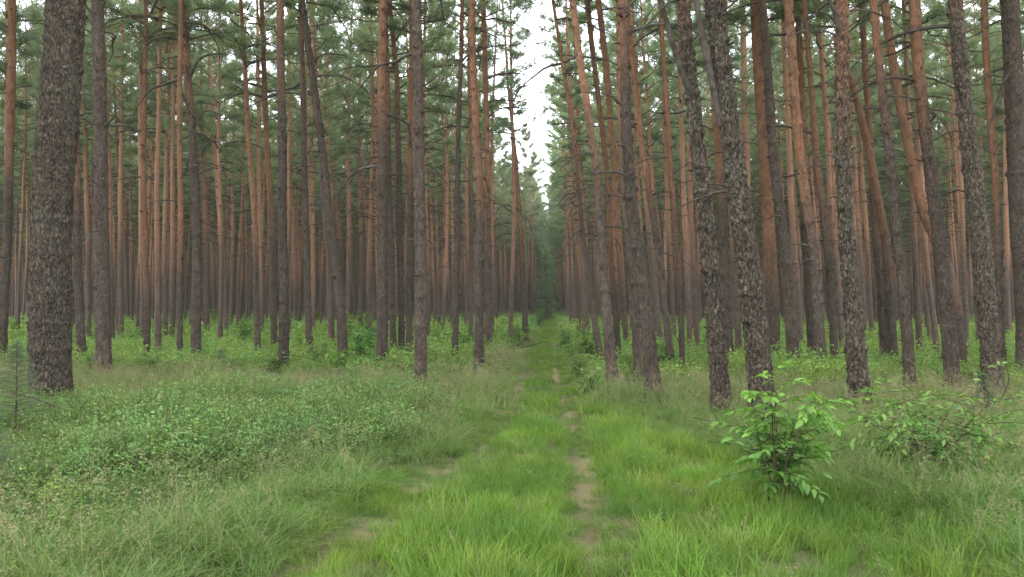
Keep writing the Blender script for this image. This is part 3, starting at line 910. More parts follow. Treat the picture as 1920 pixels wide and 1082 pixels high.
# side stands outside the frame close to the camera keep the light right and the wood whole
for sgn in (-1, 1):
    for i in range(5):
        for j in range(11):
            Y = -8 + j * 3.6 + rg.normal() * .5
            X = sgn * (max(4.2, 0.66 * Y + 3.0) + i * 3.2 + rg.normal() * 0.4)
            far.append((X, Y))
for k, (X, Y) in enumerate(near):
    root = obj('pine_tree', None, None, (X, Y, float(ground_z(X, Y)) - 0.03))
    v = int(rg.integers(0, 8))
    left = X < float(track_x(Y))
    lean = rg.normal() * 0.012 + (0.004 if left else -0.035)
    root.rotation_euler = (rg.normal() * 0.012, lean, 0)
    s = rg.uniform(0.82, 1.1)
    root.scale = (s, s, s)
    lb, gp = FARG_L if left else FARG_R
    tag(root, lb, 'pine tree', gp)
    rz = rg.random() * 6.28
    obj('trunk', FILL_T[v], root, rot=(0, 0, 0))
    px_, py_ = FILL_C[v][1](np.array([12.0]))
    w = int(rg.integers(0, 8))
    slim = 34 < Y < 95 and abs(X - float(track_x(Y))) < 6.5
    obj('crown', SLIM_C[w % 3] if slim else FILL_C[w][0], root, (float(px_[0]), float(py_[0]), 9.7), (0, 0, rz))


# ------------------------------------------------------------------ scattering (for what nobody could count)
def proto_collection(name, meshes):
    c = bpy.data.collections.new(name)
    for i, me in enumerate(meshes):
        o = bpy.data.objects.new('%s_%02d' % (name, i), me)
        c.objects.link(o)
    return c


def scatter(name, meshes, P, rot, scl, idx, label=None):
    P = np.asarray(P, float)
    me = bpy.data.meshes.new(name)
    me.vertices.add(len(P))
    me.vertices.foreach_set('co', P.ravel())
    for nm, ty, arr, key in (('rot', 'FLOAT_VECTOR', rot, 'vector'), ('scl', 'FLOAT_VECTOR', scl, 'vector'), ('idx', 'INT', idx, 'value')):
        a = me.attributes.new(nm, ty, 'POINT')
        a.data.foreach_set(key, np.asarray(arr).ravel())
    me.update()
    o = obj(name, me)
    ng = bpy.data.node_groups.new(name, 'GeometryNodeTree')
    ng.interface.new_socket('Geometry', in_out='INPUT', socket_type='NodeSocketGeometry')
    ng.interface.new_socket('Geometry', in_out='OUTPUT', socket_type='NodeSocketGeometry')
    nd = ng.nodes
    gi, go = nd.new('NodeGroupInput'), nd.new('NodeGroupOutput')
    ci = nd.new('GeometryNodeCollectionInfo')
    ci.inputs['Collection'].default_value = proto_collection(name + '_kinds', meshes)
    ci.inputs['Separate Children'].default_value = True
    ci.inputs['Reset Children'].default_value = True
    ip = nd.new('GeometryNodeInstanceOnPoints')
    ip.inputs['Pick Instance'].default_value = True

    def attr(nm, ty):
        n = nd.new('GeometryNodeInputNamedAttribute')
        n.data_type = ty
        n.inputs['Name'].default_value = nm
        return n.outputs['Attribute']
    e2r = nd.new('FunctionNodeEulerToRotation')
    L = ng.links.new
    L(attr('rot', 'FLOAT_VECTOR'), e2r.inputs[0])
    L(gi.outputs[0], ip.inputs['Points'])
    L(ci.outputs[0], ip.inputs['Instance'])
    L(attr('idx', 'INT'), ip.inputs['Instance Index'])
    L(e2r.outputs[0], ip.inputs['Rotation'])
    L(attr('scl', 'FLOAT_VECTOR'), ip.inputs['Scale'])
    L(ip.outputs[0], go.inputs[0])
    md = o.modifiers.new('scatter', 'NODES')
    md.node_group = ng
    tag(o, label, None, None, 'stuff')
    return o


# distant wood: whole trees too many to count
FAR_M = []
for k in range(5):
    mb = MB()
    rgk = np.random.default_rng(60 + k)
    zs = np.linspace(-0.3, 19.8, 16)
    z_or = rgk.uniform(3.4, 5.6)
    pts = np.stack([0.10 * np.sin(zs * 0.3 + k), 0.08 * np.cos(zs * 0.33 + k) - 0.08, zs], 1)
    tube(mb, pts, 0.10 * (1 - 0.75 * np.clip(zs / 20, 0, 1)), 7, 0.5, np.clip((zs - z_or) / 2.4 + .5, 0, 1), 0)
    tmp = MB()
    crown_builder(tmp, 80 + k, hc=11.0, R=[1.9, 1.7, 2.1, 1.8, 2.2][k], limbs=29, twn=6, per=12, nl=0.27, nw=0.05, dead=12, dead_lo=-5.5)
    for v, f, a, b, m in zip(tmp.V, tmp.Fa, tmp.A, tmp.B, tmp.M):
        mb.V.append(v + np.array([0, 0, 9.0])); mb.Fa.append(f + mb.n - 0)
        mb.A.append(a); mb.B.append(b); mb.M.append(m)
    mb.n += tmp.n
    FAR_M.append(mb.mesh('far_pine', [M_STAND, M_NEEDLE]))
mb = MB()
tube(mb, np.array([[0, 0, -.3], [0, 0, 6], [0, 0, 11.]]), np.array([.08, .06, .02]), 6, .5, .2, 0)
tmp = MB()
crown_builder(tmp, 99, hc=10.5, R=2.0, limbs=34, twn=6, per=12, nl=0.27, nw=0.05)
for v, f, a, b, m in zip(tmp.V, tmp.Fa, tmp.A, tmp.B, tmp.M):
    mb.V.append(v + np.array([0, 0, .6])); mb.Fa.append(f + mb.n)
    mb.A.append(np.clip(a + .2, 0, 1)); mb.B.append(b); mb.M.append(m)
mb.n += tmp.n
FAR_M.append(mb.mesh('young_far_tree', [M_STAND, leaf_mat('young_leaves', (0.16, 0.24, 0.13), (0.33, 0.44, 0.24), transl=0.5)]))
far += [(x_, y_) for y_, x_ in young]
fa = np.array(far)
nf = len(fa)
lean = np.where(fa[:, 0] < track_x(fa[:, 1]), 0.004, -0.03) + rg.normal(size=nf) * 0.014
rot = np.stack([rg.normal(size=nf) * 0.01, lean, rg.random(nf) * 0.0 + rg.integers(0, 4, nf) * 0.0], 1)
sc = rg.uniform(0.86, 1.12, nf)
scatter('pine_woods', FAR_M, np.stack([fa[:, 0], fa[:, 1], ground_z(fa[:, 0], fa[:, 1]) - 0.03], 1), rot,
        np.stack([sc, sc, sc], 1), np.concatenate([rg.integers(0, 5, nf - len(young)), np.full(len(young), 5)]).astype(np.int32), 'distant mass of pines closing the end of the wood')


# ------------------------------------------------------------------ undergrowth kinds
def grass_patch(seed, n, rad_, h, w, droop, mat, panicle=0, dry=0.06, seg=4, lean=0.35):
    r = np.random.default_rng(seed)
    mb = MB()
    a = r.random(n) * 6.283
    q = np.sqrt(r.random(n)) * rad_
    base = np.stack([q * np.cos(a), q * np.sin(a), np.full(n, -0.02)], 1)
    az = r.random(n) * 6.283 if seed % 2 or mat is not M_FINE else 1.0 + r.normal(size=n) * 0.75
    H = h * r.uniform(0.45, 1.15, n)
    le = np.abs(r.normal(size=n)) * lean
    dr = droop * r.uniform(0.3, 1.3, n)
    o = np.stack([np.cos(az), np.sin(az), np.zeros(n)], 1)
    sd = np.stack([-np.sin(az), np.cos(az), np.zeros(n)], 1)
    tw = r.normal(size=n) * 0.6
    sd = unit(sd + o * tw[:, None])
    tone = r.random(n)
    isdry = (r.random(n) < dry) * r.uniform(0.6, 1, n)
    V, Av = [], []
    for k in range(seg + 1):
        t = k / seg
        ww = w * (1 - t ** 1.8) * r.uniform(0.8, 1.2) + 0.0004
        c = base + o * (H * (le * t + dr * t ** 2.2))[:, None] + np.array([0, 0, 1]) * (H * (t - 0.55 * dr * t ** 2.6))[:, None]
        V += [c - sd * ww / 2, c + sd * ww / 2]
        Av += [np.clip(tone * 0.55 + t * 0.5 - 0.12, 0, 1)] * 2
    V = np.stack(V, 1)
    Av = np.stack(Av, 1)
    m = 2 * (seg + 1)
    fs = np.array([[2 * k, 2 * k + 1, 2 * k + 3, 2 * k + 2] for k in range(seg)])
    f = (np.arange(n)[:, None, None] * m + fs[None]).reshape(-1, 4)
    mb.add(V.reshape(-1, 3), f, Av.ravel(), np.repeat(isdry, m))
    for k in range(panicle):
        b0 = np.array([r.normal() * rad_ * .6, r.normal() * rad_ * .6, 0])
        hh = h * r.uniform(1.0, 1.45)
        dv = np.array([r.normal() * .25, r.normal() * .25, 0])
        s = np.linspace(0, 1, 5)
        pts = b0 + dv * (s ** 2)[:, None] * hh + np.array([0, 0, 1]) * (s * hh)[:, None]
        tube(mb, pts, 0.0013, 3, 0.6, 0.65)
        kk = 26
        u = r.uniform(0.72, 1.02, kk)
        pp = b0 + dv * (u ** 2)[:, None] * hh + np.array([0, 0, 1]) * (u * hh)[:, None]
        sp = (1.05 - u) / 0.33
        dd = rdir(r, kk) * np.array([1, 1, .5]) + [0, 0, .35]
        leaves(mb, pp + dd * (0.035 * sp)[:, None], dd, rdir(r, kk), 0.016, 0.005, T_RHOMB, 0.7, 0.9)
    return mb.mesh('grass_patch', mat)


M_GSTEM = plain_mat('green_stem', (0.09, 0.10, 0.045), (0.17, 0.17, 0.08), 9)


def shrublet(seed, h, rad_, n_stem, n_leaf, leaf, mat, wid=0.55, dry=0.03):
    r = np.random.default_rng(seed)
    mb = MB()
    P, D, Z = [], [], []
    for i in range(n_stem):
        az = r.random() * 6.283
        rr = rad_ * math.sqrt(r.random())
        hh = h * r.uniform(0.55, 1.1) * (1 - 0.35 * (rr / rad_) ** 2)
        p0 = np.array([math.cos(az) * rr * .45, math.sin(az) * rr * .45, -0.02])
        p1 = np.array([math.cos(az) * rr, math.sin(az) * rr, hh])
        mid = (p0 + p1) / 2 + r.normal(size=3) * 0.03
        s = np.linspace(0, 1, 5)[:, None]
        pts = (1 - s) ** 2 * p0 + 2 * s * (1 - s) * mid + s ** 2 * p1
        tube(mb, pts, np.linspace(0.003, 0.0012, 5), 3, 0.2, 0.25, 1)
        k = max(3, n_leaf // n_stem)
        u = 0.25 + 0.8 * r.random(k)
        c = (1 - u)[:, None] ** 2 * p0 + (2 * u * (1 - u))[:, None] * mid + (u ** 2)[:, None] * p1
        out = rdir(r, k) * np.array([1, 1, 0.35])
        sub = out * r.uniform(0, leaf * 3.0, (k, 1))
        P.append(c + sub)
        D.append(unit(out + [0, 0, 0.25]))
        Z.append(u)
    P, D, Z = np.concatenate(P), np.concatenate(D), np.concatenate(Z)
    k = len(P)
    nr = unit(np.array([0, 0, 1.0]) + rdir(r, k) * 0.75)
    leaves(mb, P, D, nr, leaf * r.uniform(.7, 1.25, k), leaf * wid * r.uniform(.8, 1.2, k), T_RHOMB,
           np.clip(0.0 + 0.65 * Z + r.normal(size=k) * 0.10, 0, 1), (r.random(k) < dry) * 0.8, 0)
    return mb.mesh('shrublet', [mat, M_GSTEM])


def fern_mesh(seed, n_fr, ln, mat, pin=15, sub=5, up=0.75):
    r = np.random.default_rng(seed)
    mb = MB()
    for i in range(n_fr):
        az = i * 6.283 / n_fr + r.normal() * 0.35
        o = np.array([math.cos(az), math.sin(az), 0])
        sd = np.array([-o[1], o[0], 0])
        l = ln * r.uniform(.75, 1.15)
        e = up * r.uniform(.75, 1.2)
        s = np.linspace(0, 1, 12)
        pts = o * (l * (s * math.cos(e) + 0.15 * s ** 2))[:, None] + np.array([0, 0, 1]) * (l * (s * math.sin(e) - 0.42 * s ** 2.3))[:, None]
        tube(mb, pts, np.linspace(0.004, 0.001, 12), 3, .5, 0.1)
        tone = r.random()
        for k in range(pin):
            u = 0.22 + 0.77 * k / pin
            pc = np.array([np.interp(u, s, pts[:, c]) for c in range(3)])
            pw = l * 0.36 * math.sin(math.pi * min(1, (1.03 - u) * 0.95 + 0.05)) ** 0.8 * (1.05 - u) ** 0.45
            tang = unit(np.array([np.interp(min(1, u + .05), s, pts[:, c]) for c in range(3)]) - pc)
            for sg in (-1, 1):
                dv = unit(sd * sg + tang * 0.35 + np.array([0, 0, -0.12]))
                if sub == 0:
                    leaves(mb, pc[None], dv[None], np.array([[0, 0, 1.]]), pw, l * 0.035, T_RHOMB, np.clip(.35 + .4 * tone + .2 * u, 0, 1), 0)
                else:
                    v = np.linspace(0.08, 0.95, sub)
                    base = pc + dv * (v * pw)[:, None]
                    d2 = np.concatenate([unit(tang + dv * .45)[None].repeat(sub, 0), unit(-tang + dv * .45)[None].repeat(sub, 0)])
                    b2 = np.concatenate([base, base])
                    ll = np.concatenate([(1.05 - v), (1.05 - v)]) * pw * 0.30
                    leaves(mb, b2, d2, np.array([[0, 0, 1.]]).repeat(2 * sub, 0), ll, ll * 0.45 + 0.002, T_RHOMB, np.clip(.35 + .4 * tone + .2 * u, 0, 1), 0)
    return mb.mesh('fern', mat)


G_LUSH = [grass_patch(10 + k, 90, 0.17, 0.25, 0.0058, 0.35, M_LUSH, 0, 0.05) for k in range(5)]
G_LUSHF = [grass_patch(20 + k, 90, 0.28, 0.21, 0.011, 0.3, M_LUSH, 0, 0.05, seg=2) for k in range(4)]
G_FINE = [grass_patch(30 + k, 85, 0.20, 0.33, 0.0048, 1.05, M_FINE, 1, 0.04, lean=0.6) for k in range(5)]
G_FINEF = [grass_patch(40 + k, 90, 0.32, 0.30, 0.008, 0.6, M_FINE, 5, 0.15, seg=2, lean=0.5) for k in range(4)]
G_BIL = [shrublet(50 + k, 0.36, 0.27, 18, 460, 0.024, M_BRUSH, dry=0.01) for k in range(6)]
G_HERB = [shrublet(56 + k, 0.36, 0.24, 9, 130, 0.038, M_BRUSH, wid=.6) for k in range(4)]
G_CAR = [shrublet(70 + k, 0.45, 0.42, 14, 210, 0.055, M_CARPET) for k in range(5)]
G_CARF = [shrublet(75 + k, 0.6, 0.8, 12, 170, 0.12, M_CARPET) for k in range(4)]
G_FERN = [fern_mesh(90 + k, 7, 0.55, M_FERN, 15, 5) for k in range(3)]
G_FERNF = [fern_mesh(95 + k, 7, 0.7, M_FERN, 11, 0) for k in range(3)]


def put(name, meshes, label, dens, y0, y1, keep, smin=0.8, smax=1.2, tilt=0.12, xl=None, seed=1, xmargin=2.0):
    """keep(X, Y) -> probability; dens per square metre"""
    r = np.random.default_rng(seed)
    w = 0.66 * y1 + xmargin
    n = int(dens * (y1 - y0) * 2 * w)
    X = r.uniform(-w, w, n)
    Y = r.uniform(y0, y1, n)
    ok = np.abs(X) < 0.66 * Y + xmargin
    X, Y = X[ok], Y[ok]
    p = keep(X, Y)
    ok = r.random(len(X)) < p
    X, Y, p = X[ok], Y[ok], p[ok]
    n = len(X)
    s = r.uniform(smin, smax, n) * (0.75 + 0.35 * np.clip(p, 0, 1)) * (1 + 0.6 * n2(X, Y, 0.9, 91))
    s = s * (1 - 0.5 * np.exp(-((X - rut_l(Y)) / 0.3) ** 2)) * (1 - 0.5 * np.exp(-((X - rut_r(Y)) / 0.3) ** 2))
    return dict(P=np.stack([X, Y, ground_z(X, Y) + 0.0], 1), rot=np.stack([r.normal(size=n) * tilt, r.normal(size=n) * tilt, r.random(n) * 6.283], 1),
                scl=np.stack([s, s, s * r.uniform(.85, 1.15, n)], 1), idx=r.integers(0, len(meshes), n))


def put_all(name, label, groups):
    meshes, P, R, S, I = [], [], [], [], []
    for ms, d in groups:
        I.append(d['idx'] + len(meshes))
        meshes += ms
        P.append(d['P']); R.append(d['rot']); S.append(d['scl'])
    P, R, S, I = map(np.concatenate, (P, R, S, I))
    print(name, len(P))
    return scatter(name, meshes, P, R, S, I.astype(np.int32), label)


def sstep(a, b, x):
    t = np.clip((x - a) / (b - a), 0, 1)
    return t * t * (3 - 2 * t)


def bare(X, Y):
    return np.clip(1.1 - dirt_mask(X, Y) * 1.5, 0.1, 1)


def z_lush(X, Y):     # the track and its right verge
    l = rut_l(Y) - 0.25 + n2(X, Y, 0.8, 61) * 0.5
    r = rut_r(Y) + np.interp(Y, [4, 8, 12, 16, 30], [2.6, 1.8, 1.0, 0.8, 0.5]) + n2(X, Y, 0.6, 62) * 0.9
    return sstep(-0.35, 0.35, X - l) * sstep(-0.5, 0.5, r - X)


def z_brush(X, Y):    # leafy low shrubs on the left
    k = n2(X, Y, 0.55, 63)
    edge = rut_l(Y) - np.interp(Y, [4, 6, 8, 11, 14], [1.7, 1.2, 0.55, 0.5, 0.9]) + k * 0.8
    yb = sstep(4.6, 7.4, Y + k * 1.8 + np.clip(-X - 2.2, 0, 3) * 0.6) * (1 - sstep(12.6, 14.2, Y + k))
    return sstep(-0.1, 0.7, edge - X) * yb


def z_carpet(X, Y):   # bright green floor under the trees
    k = n2(X, Y, 0.3, 64)
    left = X < track_x(Y)
    y0 = np.where(left, 17.8, 14.5)
    side = np.where(left, rut_l(Y) - 0.7 - X, X - rut_r(Y) - 0.55)
    return sstep(-0.3, 0.8, side + k * 0.7) * sstep(-1.5, 2.0, Y - y0 + k * 2.5)


def k_fine(X, Y):
    return bare(X, Y) * (1 - 0.92 * z_lush(X, Y)) * (1 - 0.6 * z_brush(X, Y) * (n2(X, Y, 1.1, 95) > -0.3)) * (1 - 0.86 * z_carpet(X, Y))


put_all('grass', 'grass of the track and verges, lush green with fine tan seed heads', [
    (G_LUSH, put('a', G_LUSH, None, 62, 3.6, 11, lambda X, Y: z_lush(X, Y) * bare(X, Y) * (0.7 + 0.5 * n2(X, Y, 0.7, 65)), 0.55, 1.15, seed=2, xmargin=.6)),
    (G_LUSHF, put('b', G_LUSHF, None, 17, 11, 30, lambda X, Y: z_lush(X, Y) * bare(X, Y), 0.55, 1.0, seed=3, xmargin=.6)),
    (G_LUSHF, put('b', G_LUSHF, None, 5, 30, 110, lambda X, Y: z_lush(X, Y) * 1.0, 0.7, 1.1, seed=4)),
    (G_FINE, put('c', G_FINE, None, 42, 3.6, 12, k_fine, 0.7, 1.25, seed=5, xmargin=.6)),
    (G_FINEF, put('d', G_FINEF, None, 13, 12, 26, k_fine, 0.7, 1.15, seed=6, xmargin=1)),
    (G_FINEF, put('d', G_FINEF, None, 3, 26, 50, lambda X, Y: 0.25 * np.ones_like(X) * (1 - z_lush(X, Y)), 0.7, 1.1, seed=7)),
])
put_all('undergrowth', 'low leafy bilberry shrubs carpeting the forest floor', [
    (G_BIL, put('e', G_BIL, None, 17, 4.2, 15, lambda X, Y: z_brush(X, Y) * np.clip(1.1 + 1.3 * n2(X, Y, 1.1, 95), 0.3, 1), 0.8, 1.55, tilt=.25, seed=8, xmargin=.8)),
    (G_HERB, put('e', G_HERB, None, 6, 4.2, 15, lambda X, Y: z_brush(X, Y) * (n2(X, Y, 0.8, 96) > 0.08), 0.7, 1.3, tilt=.25, seed=28, xmargin=.8)),
    (G_HERB, put('e', G_HERB, None, 2.2, 4.2, 13, lambda X, Y: z_lush(X, Y) * bare(X, Y), 0.25, 0.5, tilt=.25, seed=30, xmargin=.8)),
    (G_HERB, put('e', G_HERB, None, 0.8, 4.5, 16, lambda X, Y: 1 - z_lush(X, Y), 0.5, 0.9, tilt=.25, seed=29, xmargin=.8)),
    (G_BIL, put('e', G_BIL, None, 3.5, 5, 17, lambda X, Y: 0.5 * (1 - z_lush(X, Y)) * (n2(X, Y, 0.8, 71) > 0.12), 0.6, 1.0, tilt=.2, seed=18, xmargin=.8)),
    (G_CAR, put('f', G_CAR, None, 5.5, 14, 34, z_carpet, 0.6, 1.2, seed=9)),
    (G_CARF, put('g', G_CARF, None, 1.3, 34, 80, z_carpet, 0.6, 1.3, seed=10)),
    (G_CARF, put('g', G_CARF, None, 0.45, 80, 190, lambda X, Y: z_carpet(X, Y), 0.9, 1.6, seed=11)),
])
put_all('fern_undergrowth', 'pale green ferns spread under the pines', [
    (G_FERN, put('h', G_FERN, None, 1.6, 6.5, 17, lambda X, Y: (1 - z_lush(X, Y)) * (0.3 + 0.6 * (X > 1) * (Y > 8.0)) * (n2(X, Y, 0.5, 74) > -0.15), 0.65, 1.15, seed=12)),
    (G_FERNF, put('i', G_FERNF, None, 1.3, 16, 40, lambda X, Y: z_carpet(X, Y) * (n2(X, Y, 0.3, 72) > -0.05), 0.6, 1.1, seed=13)),
])


# needle and twig litter in the ruts
def litter_mesh(seed):
    r = np.random.default_rng(seed)
    mb = MB()
    k = 60
    p = np.stack([r.normal(size=k) * .12, r.normal(size=k) * .12, r.uniform(0.004, 0.02, k)], 1)
    d = rdir(r, k) * np.array([1, 1, .12])
    leaves(mb, p, d, np.array([[0, 0, 1.]]).repeat(k, 0) + rdir(r, k) * .4, r.uniform(.03, .09, k), r.uniform(.002, .006, k), T_RHOMB, r.random(k))
    return mb.mesh('litter', M_LITTER)


hx = np.array(hero_xy)
def debris_mesh(seed):
    r = np.random.default_rng(seed)
    mb = MB()
    for k in range(5):
        p = np.array([r.normal() * .25, r.normal() * .25, .03])
        a = r.random() * 6.28
        l = r.uniform(.2, .8)
        d = np.array([math.cos(a), math.sin(a), r.uniform(0, .3)]) * l
        tube(mb, np.array([p, p + d * .5 + [0, 0, .02], p + d]), np.array([.008, .006, .003]), 4)
    return mb.mesh('fallen_twigs', M_TWIG)


G_LIT = [litter_mesh(k) for k in range(3)]
G_DEB = [debris_mesh(k) for k in range(4)]
put_all('litter', 'dry brown needles and twigs lying in the wheel ruts', [
    (G_LIT, put('l', G_LIT, None, 60, 3.8, 18, lambda X, Y: dirt_mask(X, Y) * 0.5, 0.7, 1.3, seed=21, xmargin=.2)),
    (G_DEB, put('m', G_DEB, None, .35, 7, 32, lambda X, Y: 1 - z_lush(X, Y), 0.6, 1.4, seed=25)),
    (G_LIT, put('l', G_LIT, None, 14, 8, 30, lambda X, Y: np.clip(1.4 - np.min(np.hypot(X[:, None] - hx[None, :, 0], Y[:, None] - hx[None, :, 1]), axis=1) / .45, 0, 1), 0.8, 1.6, seed=22)),
])


# ------------------------------------------------------------------ bushes and saplings
def bush_mesh(seed, h, rad_, stems, twigs, per, leaf, wid=0.5, light=0.5, lowz=0.12, spray=False):
    r = np.random.default_rng(seed)
    st, fo = MB(), MB()
    P, D, Nn, A, B = [], [], [], [], []
    for i in range(stems):
        az = i * 6.283 / stems + r.normal() * 0.5
        out = rad_ * r.uniform(0.2, 0.65)
        hh = h * r.uniform(0.75, 1.05)
        s = np.linspace(0, 1, 7)
        pts = np.stack([math.cos(az) * out * s ** 1.4, math.sin(az) * out * s ** 1.4, hh * s - 0.03], 1) + np.cumsum(r.normal(size=(7, 3)) * 0.012 * h, 0)
        pts[0, 2] = -0.04
        tube(st, pts, np.linspace(0.0095, 0.003, 7) * (0.5 + h * .45), 5, 0.5, 0)
        for q in range(twigs):
            u = lowz + (1 - lowz) * (q + r.random()) / twigs
            p0 = np.array([np.interp(u, s, pts[:, c]) for c in range(3)])
            a2 = r.random() * 6.283
            tl = rad_ * r.uniform(0.45, 0.95) * (1.1 - 0.55 * u)
            e = r.uniform(0.15, 0.75)
            if spray:
                tl = rad_ * r.uniform(0.3, 0.85) * (0.7 + 0.3 * u)
                e = r.uniform(0.05, 0.75)
            o = np.array([math.cos(a2), math.sin(a2), 0])
            t = np.linspace(0, 1, 6)
            tw = p0 + o * (tl * t * math.cos(e))[:, None] + np.array([0, 0, 1]) * (tl * (math.sin(e) * t - 0.35 * t ** 2))[:, None]
            tube(st, tw, np.linspace(0.0035, 0.0012, 6) * (0.6 + h * .4), 4, .5, 0)
            v = np.linspace(0.12, 1.0, per)
            pc = np.stack([np.interp(v, t, tw[:, c]) for c in range(3)], 1)
            tang = unit(tw[-1] - tw[0])
            sd = unit(np.cross(tang, [0, 0, 1]))
            sgn = np.where(np.arange(per) % 2 == 0, 1, -1)[:, None]
            dv = unit(tang * 0.8 + sd * sgn * 0.8 * (1.1 - 0.7 * v[:, None]) + r.normal(size=(per, 3)) * 0.2 + np.array([0, 0, -0.16 if spray else -0.12]))
            P.append(pc); D.append(dv)
            Nn.append(unit(np.array([0, 0, 1.0]) + r.normal(size=(per, 3)) * 0.3))
            zt = p0[2] / h
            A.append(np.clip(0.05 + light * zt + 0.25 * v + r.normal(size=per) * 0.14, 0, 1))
            B.append(np.clip((zt - 0.72) * 1.6, 0, .55) * (r.random(per) < .6) * v)
    P, D, Nn, A, B = map(np.concatenate, (P, D, Nn, A, B))
    k = len(P)
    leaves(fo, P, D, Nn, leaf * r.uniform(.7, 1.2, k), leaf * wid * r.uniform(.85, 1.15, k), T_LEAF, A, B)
    return st, fo


def plant(name, px, py, top_y, width_px, label, cat, seed, mat, stems=5, twigs=9, per=7, leaf=0.1, wid=0.42, light=0.5, group=None, lowz=.12, spray=False):
    X, Y = on_ground(px, py)
    h = (py - top_y) / F * Y
    rad_ = width_px / 2 / F * Y
    st, fo = bush_mesh(seed, h * 0.95, rad_, stems, twigs, per, leaf, wid, light, lowz, spray)
    root = obj(name, None, None, (X, Y, float(ground_z(X, Y))))
    tag(root, label, cat, group)
    obj('stem', st.mesh('stem', M_STEM), root)
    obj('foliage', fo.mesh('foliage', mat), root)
    return root


plant('broadleaf_sapling', 1452, 955, 684, 340, 'bright green broad leaved sapling alone in grass before the very thick scaly pine', 'sapling', 1, M_SAP, 7, 13, 13, 0.094, 0.40, 0.6, spray=True, lowz=.2)
plant('broadleaf_sapling', 1735, 895, 730, 500, 'wide low green sapling spreading over dark brush beneath the knotted leaning pine', 'sapling', 2, M_SAP, 8, 13, 12, 0.085, 0.38, 0.42, lowz=.2, spray=True)
plant('broadleaf_sapling', 1632, 800, 703, 120, 'slender sapling with yellow tipped shoots before the rough hooked limb pine', 'sapling', 3, M_SAP, 3, 6, 6, 0.11, 0.42, 0.75)
plant('leafy_shrub', 1105, 745, 683, 75, 'small bright shrub beside the foot of the curved trackside pine', 'shrub', 4, M_BUSH, 5, 8, 6, 0.08, .6, .75)
plant('leafy_shrub', 1104, 690, 612, 60, 'dark rounded shrub on the right edge of the track behind the thin leaning pine', 'shrub', 5, M_BUSH, 7, 10, 7, 0.11, .6, .35)
plant('leafy_shrub', 1072, 680, 640, 60, 'low pale green shrub spilling onto the right edge of the track', 'shrub', 24, M_BUSH, 6, 8, 6, 0.10, .6, .8)
plant('leafy_shrub', 1250, 705, 640, 70, 'dark green shrub wrapped round the leaning pine foot behind the rough pale trunk', 'shrub', 6, M_BUSH, 6, 9, 7, 0.11, .6, .3)
plant('leafy_shrub', 678, 690, 612, 90, 'tallest dense green shrub between the leaning pine and the sturdy pine', 'shrub', 7, M_BUSH, 8, 11, 8, 0.11, .6, .55)
plant('leafy_shrub', 728, 703, 648, 90, 'pale large leaved shrub around the foot of the sturdy salmon topped pine', 'shrub', 8, M_SAP, 5, 7, 6, 0.12, .5, .5)
plant('leafy_shrub', 638, 705, 645, 75, 'pale large leaved shrub in front of the strongly leaning pine', 'shrub', 9, M_SAP, 5, 7, 6, 0.12, .5, .45)
plant('leafy_shrub', 456, 650, 598, 55, 'rounded green shrub between the thin pale leaning pine and the curving orange one', 'shrub', 10, M_BUSH, 6, 8, 7, 0.13, .6, .6)
plant('leafy_shrub', 826, 662, 615, 42, 'small dark shrub between the pale rough pine and the slender dark one', 'shrub', 11, M_BUSH, 5, 8, 6, 0.11, .6, .35)
plant('leafy_shrub', 176, 700, 655, 55, 'green shrub tucked at the left foot of the dark scarred pine', 'shrub', 12, M_BUSH, 6, 9, 7, 0.10, .6, .5)
plant('leafy_shrub', 297, 676, 640, 24, 'small leafy sprig clinging to the foot of a straight slim pine', 'shrub', 13, M_BUSH, 4, 6, 6, 0.09, .6, .6)
plant('leafy_shrub', 992, 622, 592, 34, 'small shrub at the foot of the lone thin pine by the far track', 'shrub', 14, M_BUSH, 6, 8, 6, 0.16, .6, .4)
plant('leafy_shrub', 960, 668, 632, 50, 'dark low shrub on the left bank of the track', 'shrub', 15, M_BUSH, 5, 8, 6, 0.11, .6, .35)
plant('leafy_shrub', 1498, 722, 695, 45, 'small dark shrub just behind the top of the tall sapling', 'shrub', 16, M_BUSH, 5, 7, 6, 0.08, .6, .3)
plant('leafy_shrub', 935, 690, 655, 60, 'fresh green shrub between the orange pair of pines and the track', 'shrub', 17, M_BUSH, 6, 8, 6, 0.10, .6, .65)
plant('leafy_herb', 245, 1010, 950, 90, 'low herb with round bluish green leaves in the foreground grass', 'plant', 18, M_SAP, 5, 3, 4, 0.075, .8, .25)
plant('leafy_herb', 1180, 880, 850, 60, 'tiny leafy herb in the verge right of the rut', 'plant', 19, M_SAP, 4, 3, 4, 0.06, .6, .5)


SHRUB_SPOTS = [(560, 668, 620, 50, .6), (520, 700, 668, 60, .6), (600, 694, 652, 50, .7), (770, 698, 662, 75, .5), (690, 668, 600, 60, .7), (655, 655, 602, 45, .5), (815, 690, 655, 45, .7),
               (870, 668, 628, 45, .6), (905, 640, 600, 45, .7), (945, 628, 594, 40, .5), (1010, 612, 588, 26, .6), (968, 648, 618, 36, .8), (925, 715, 682, 70, .6), (850, 712, 684, 60, .5),
               (1062, 655, 622, 34, .5), (1085, 650, 606, 34, .4), (1085, 715, 672, 60, .8), (1140, 660, 618, 40, .5), (1205, 672, 630, 45, .5), (395, 615, 588, 40, .6), (80, 650, 610, 50, .6), (30, 640, 600, 50, .5),
               (340, 615, 590, 36, .6), (430, 705, 676, 60, .7), (590, 610, 582, 46, .7), (740, 625, 592, 50, .7), (1330, 660, 628, 45, .5), (1600, 650, 622, 50, .5), (255, 650, 618, 40, .6), (1180, 705, 668, 50, .6)]
SHRUBS = []
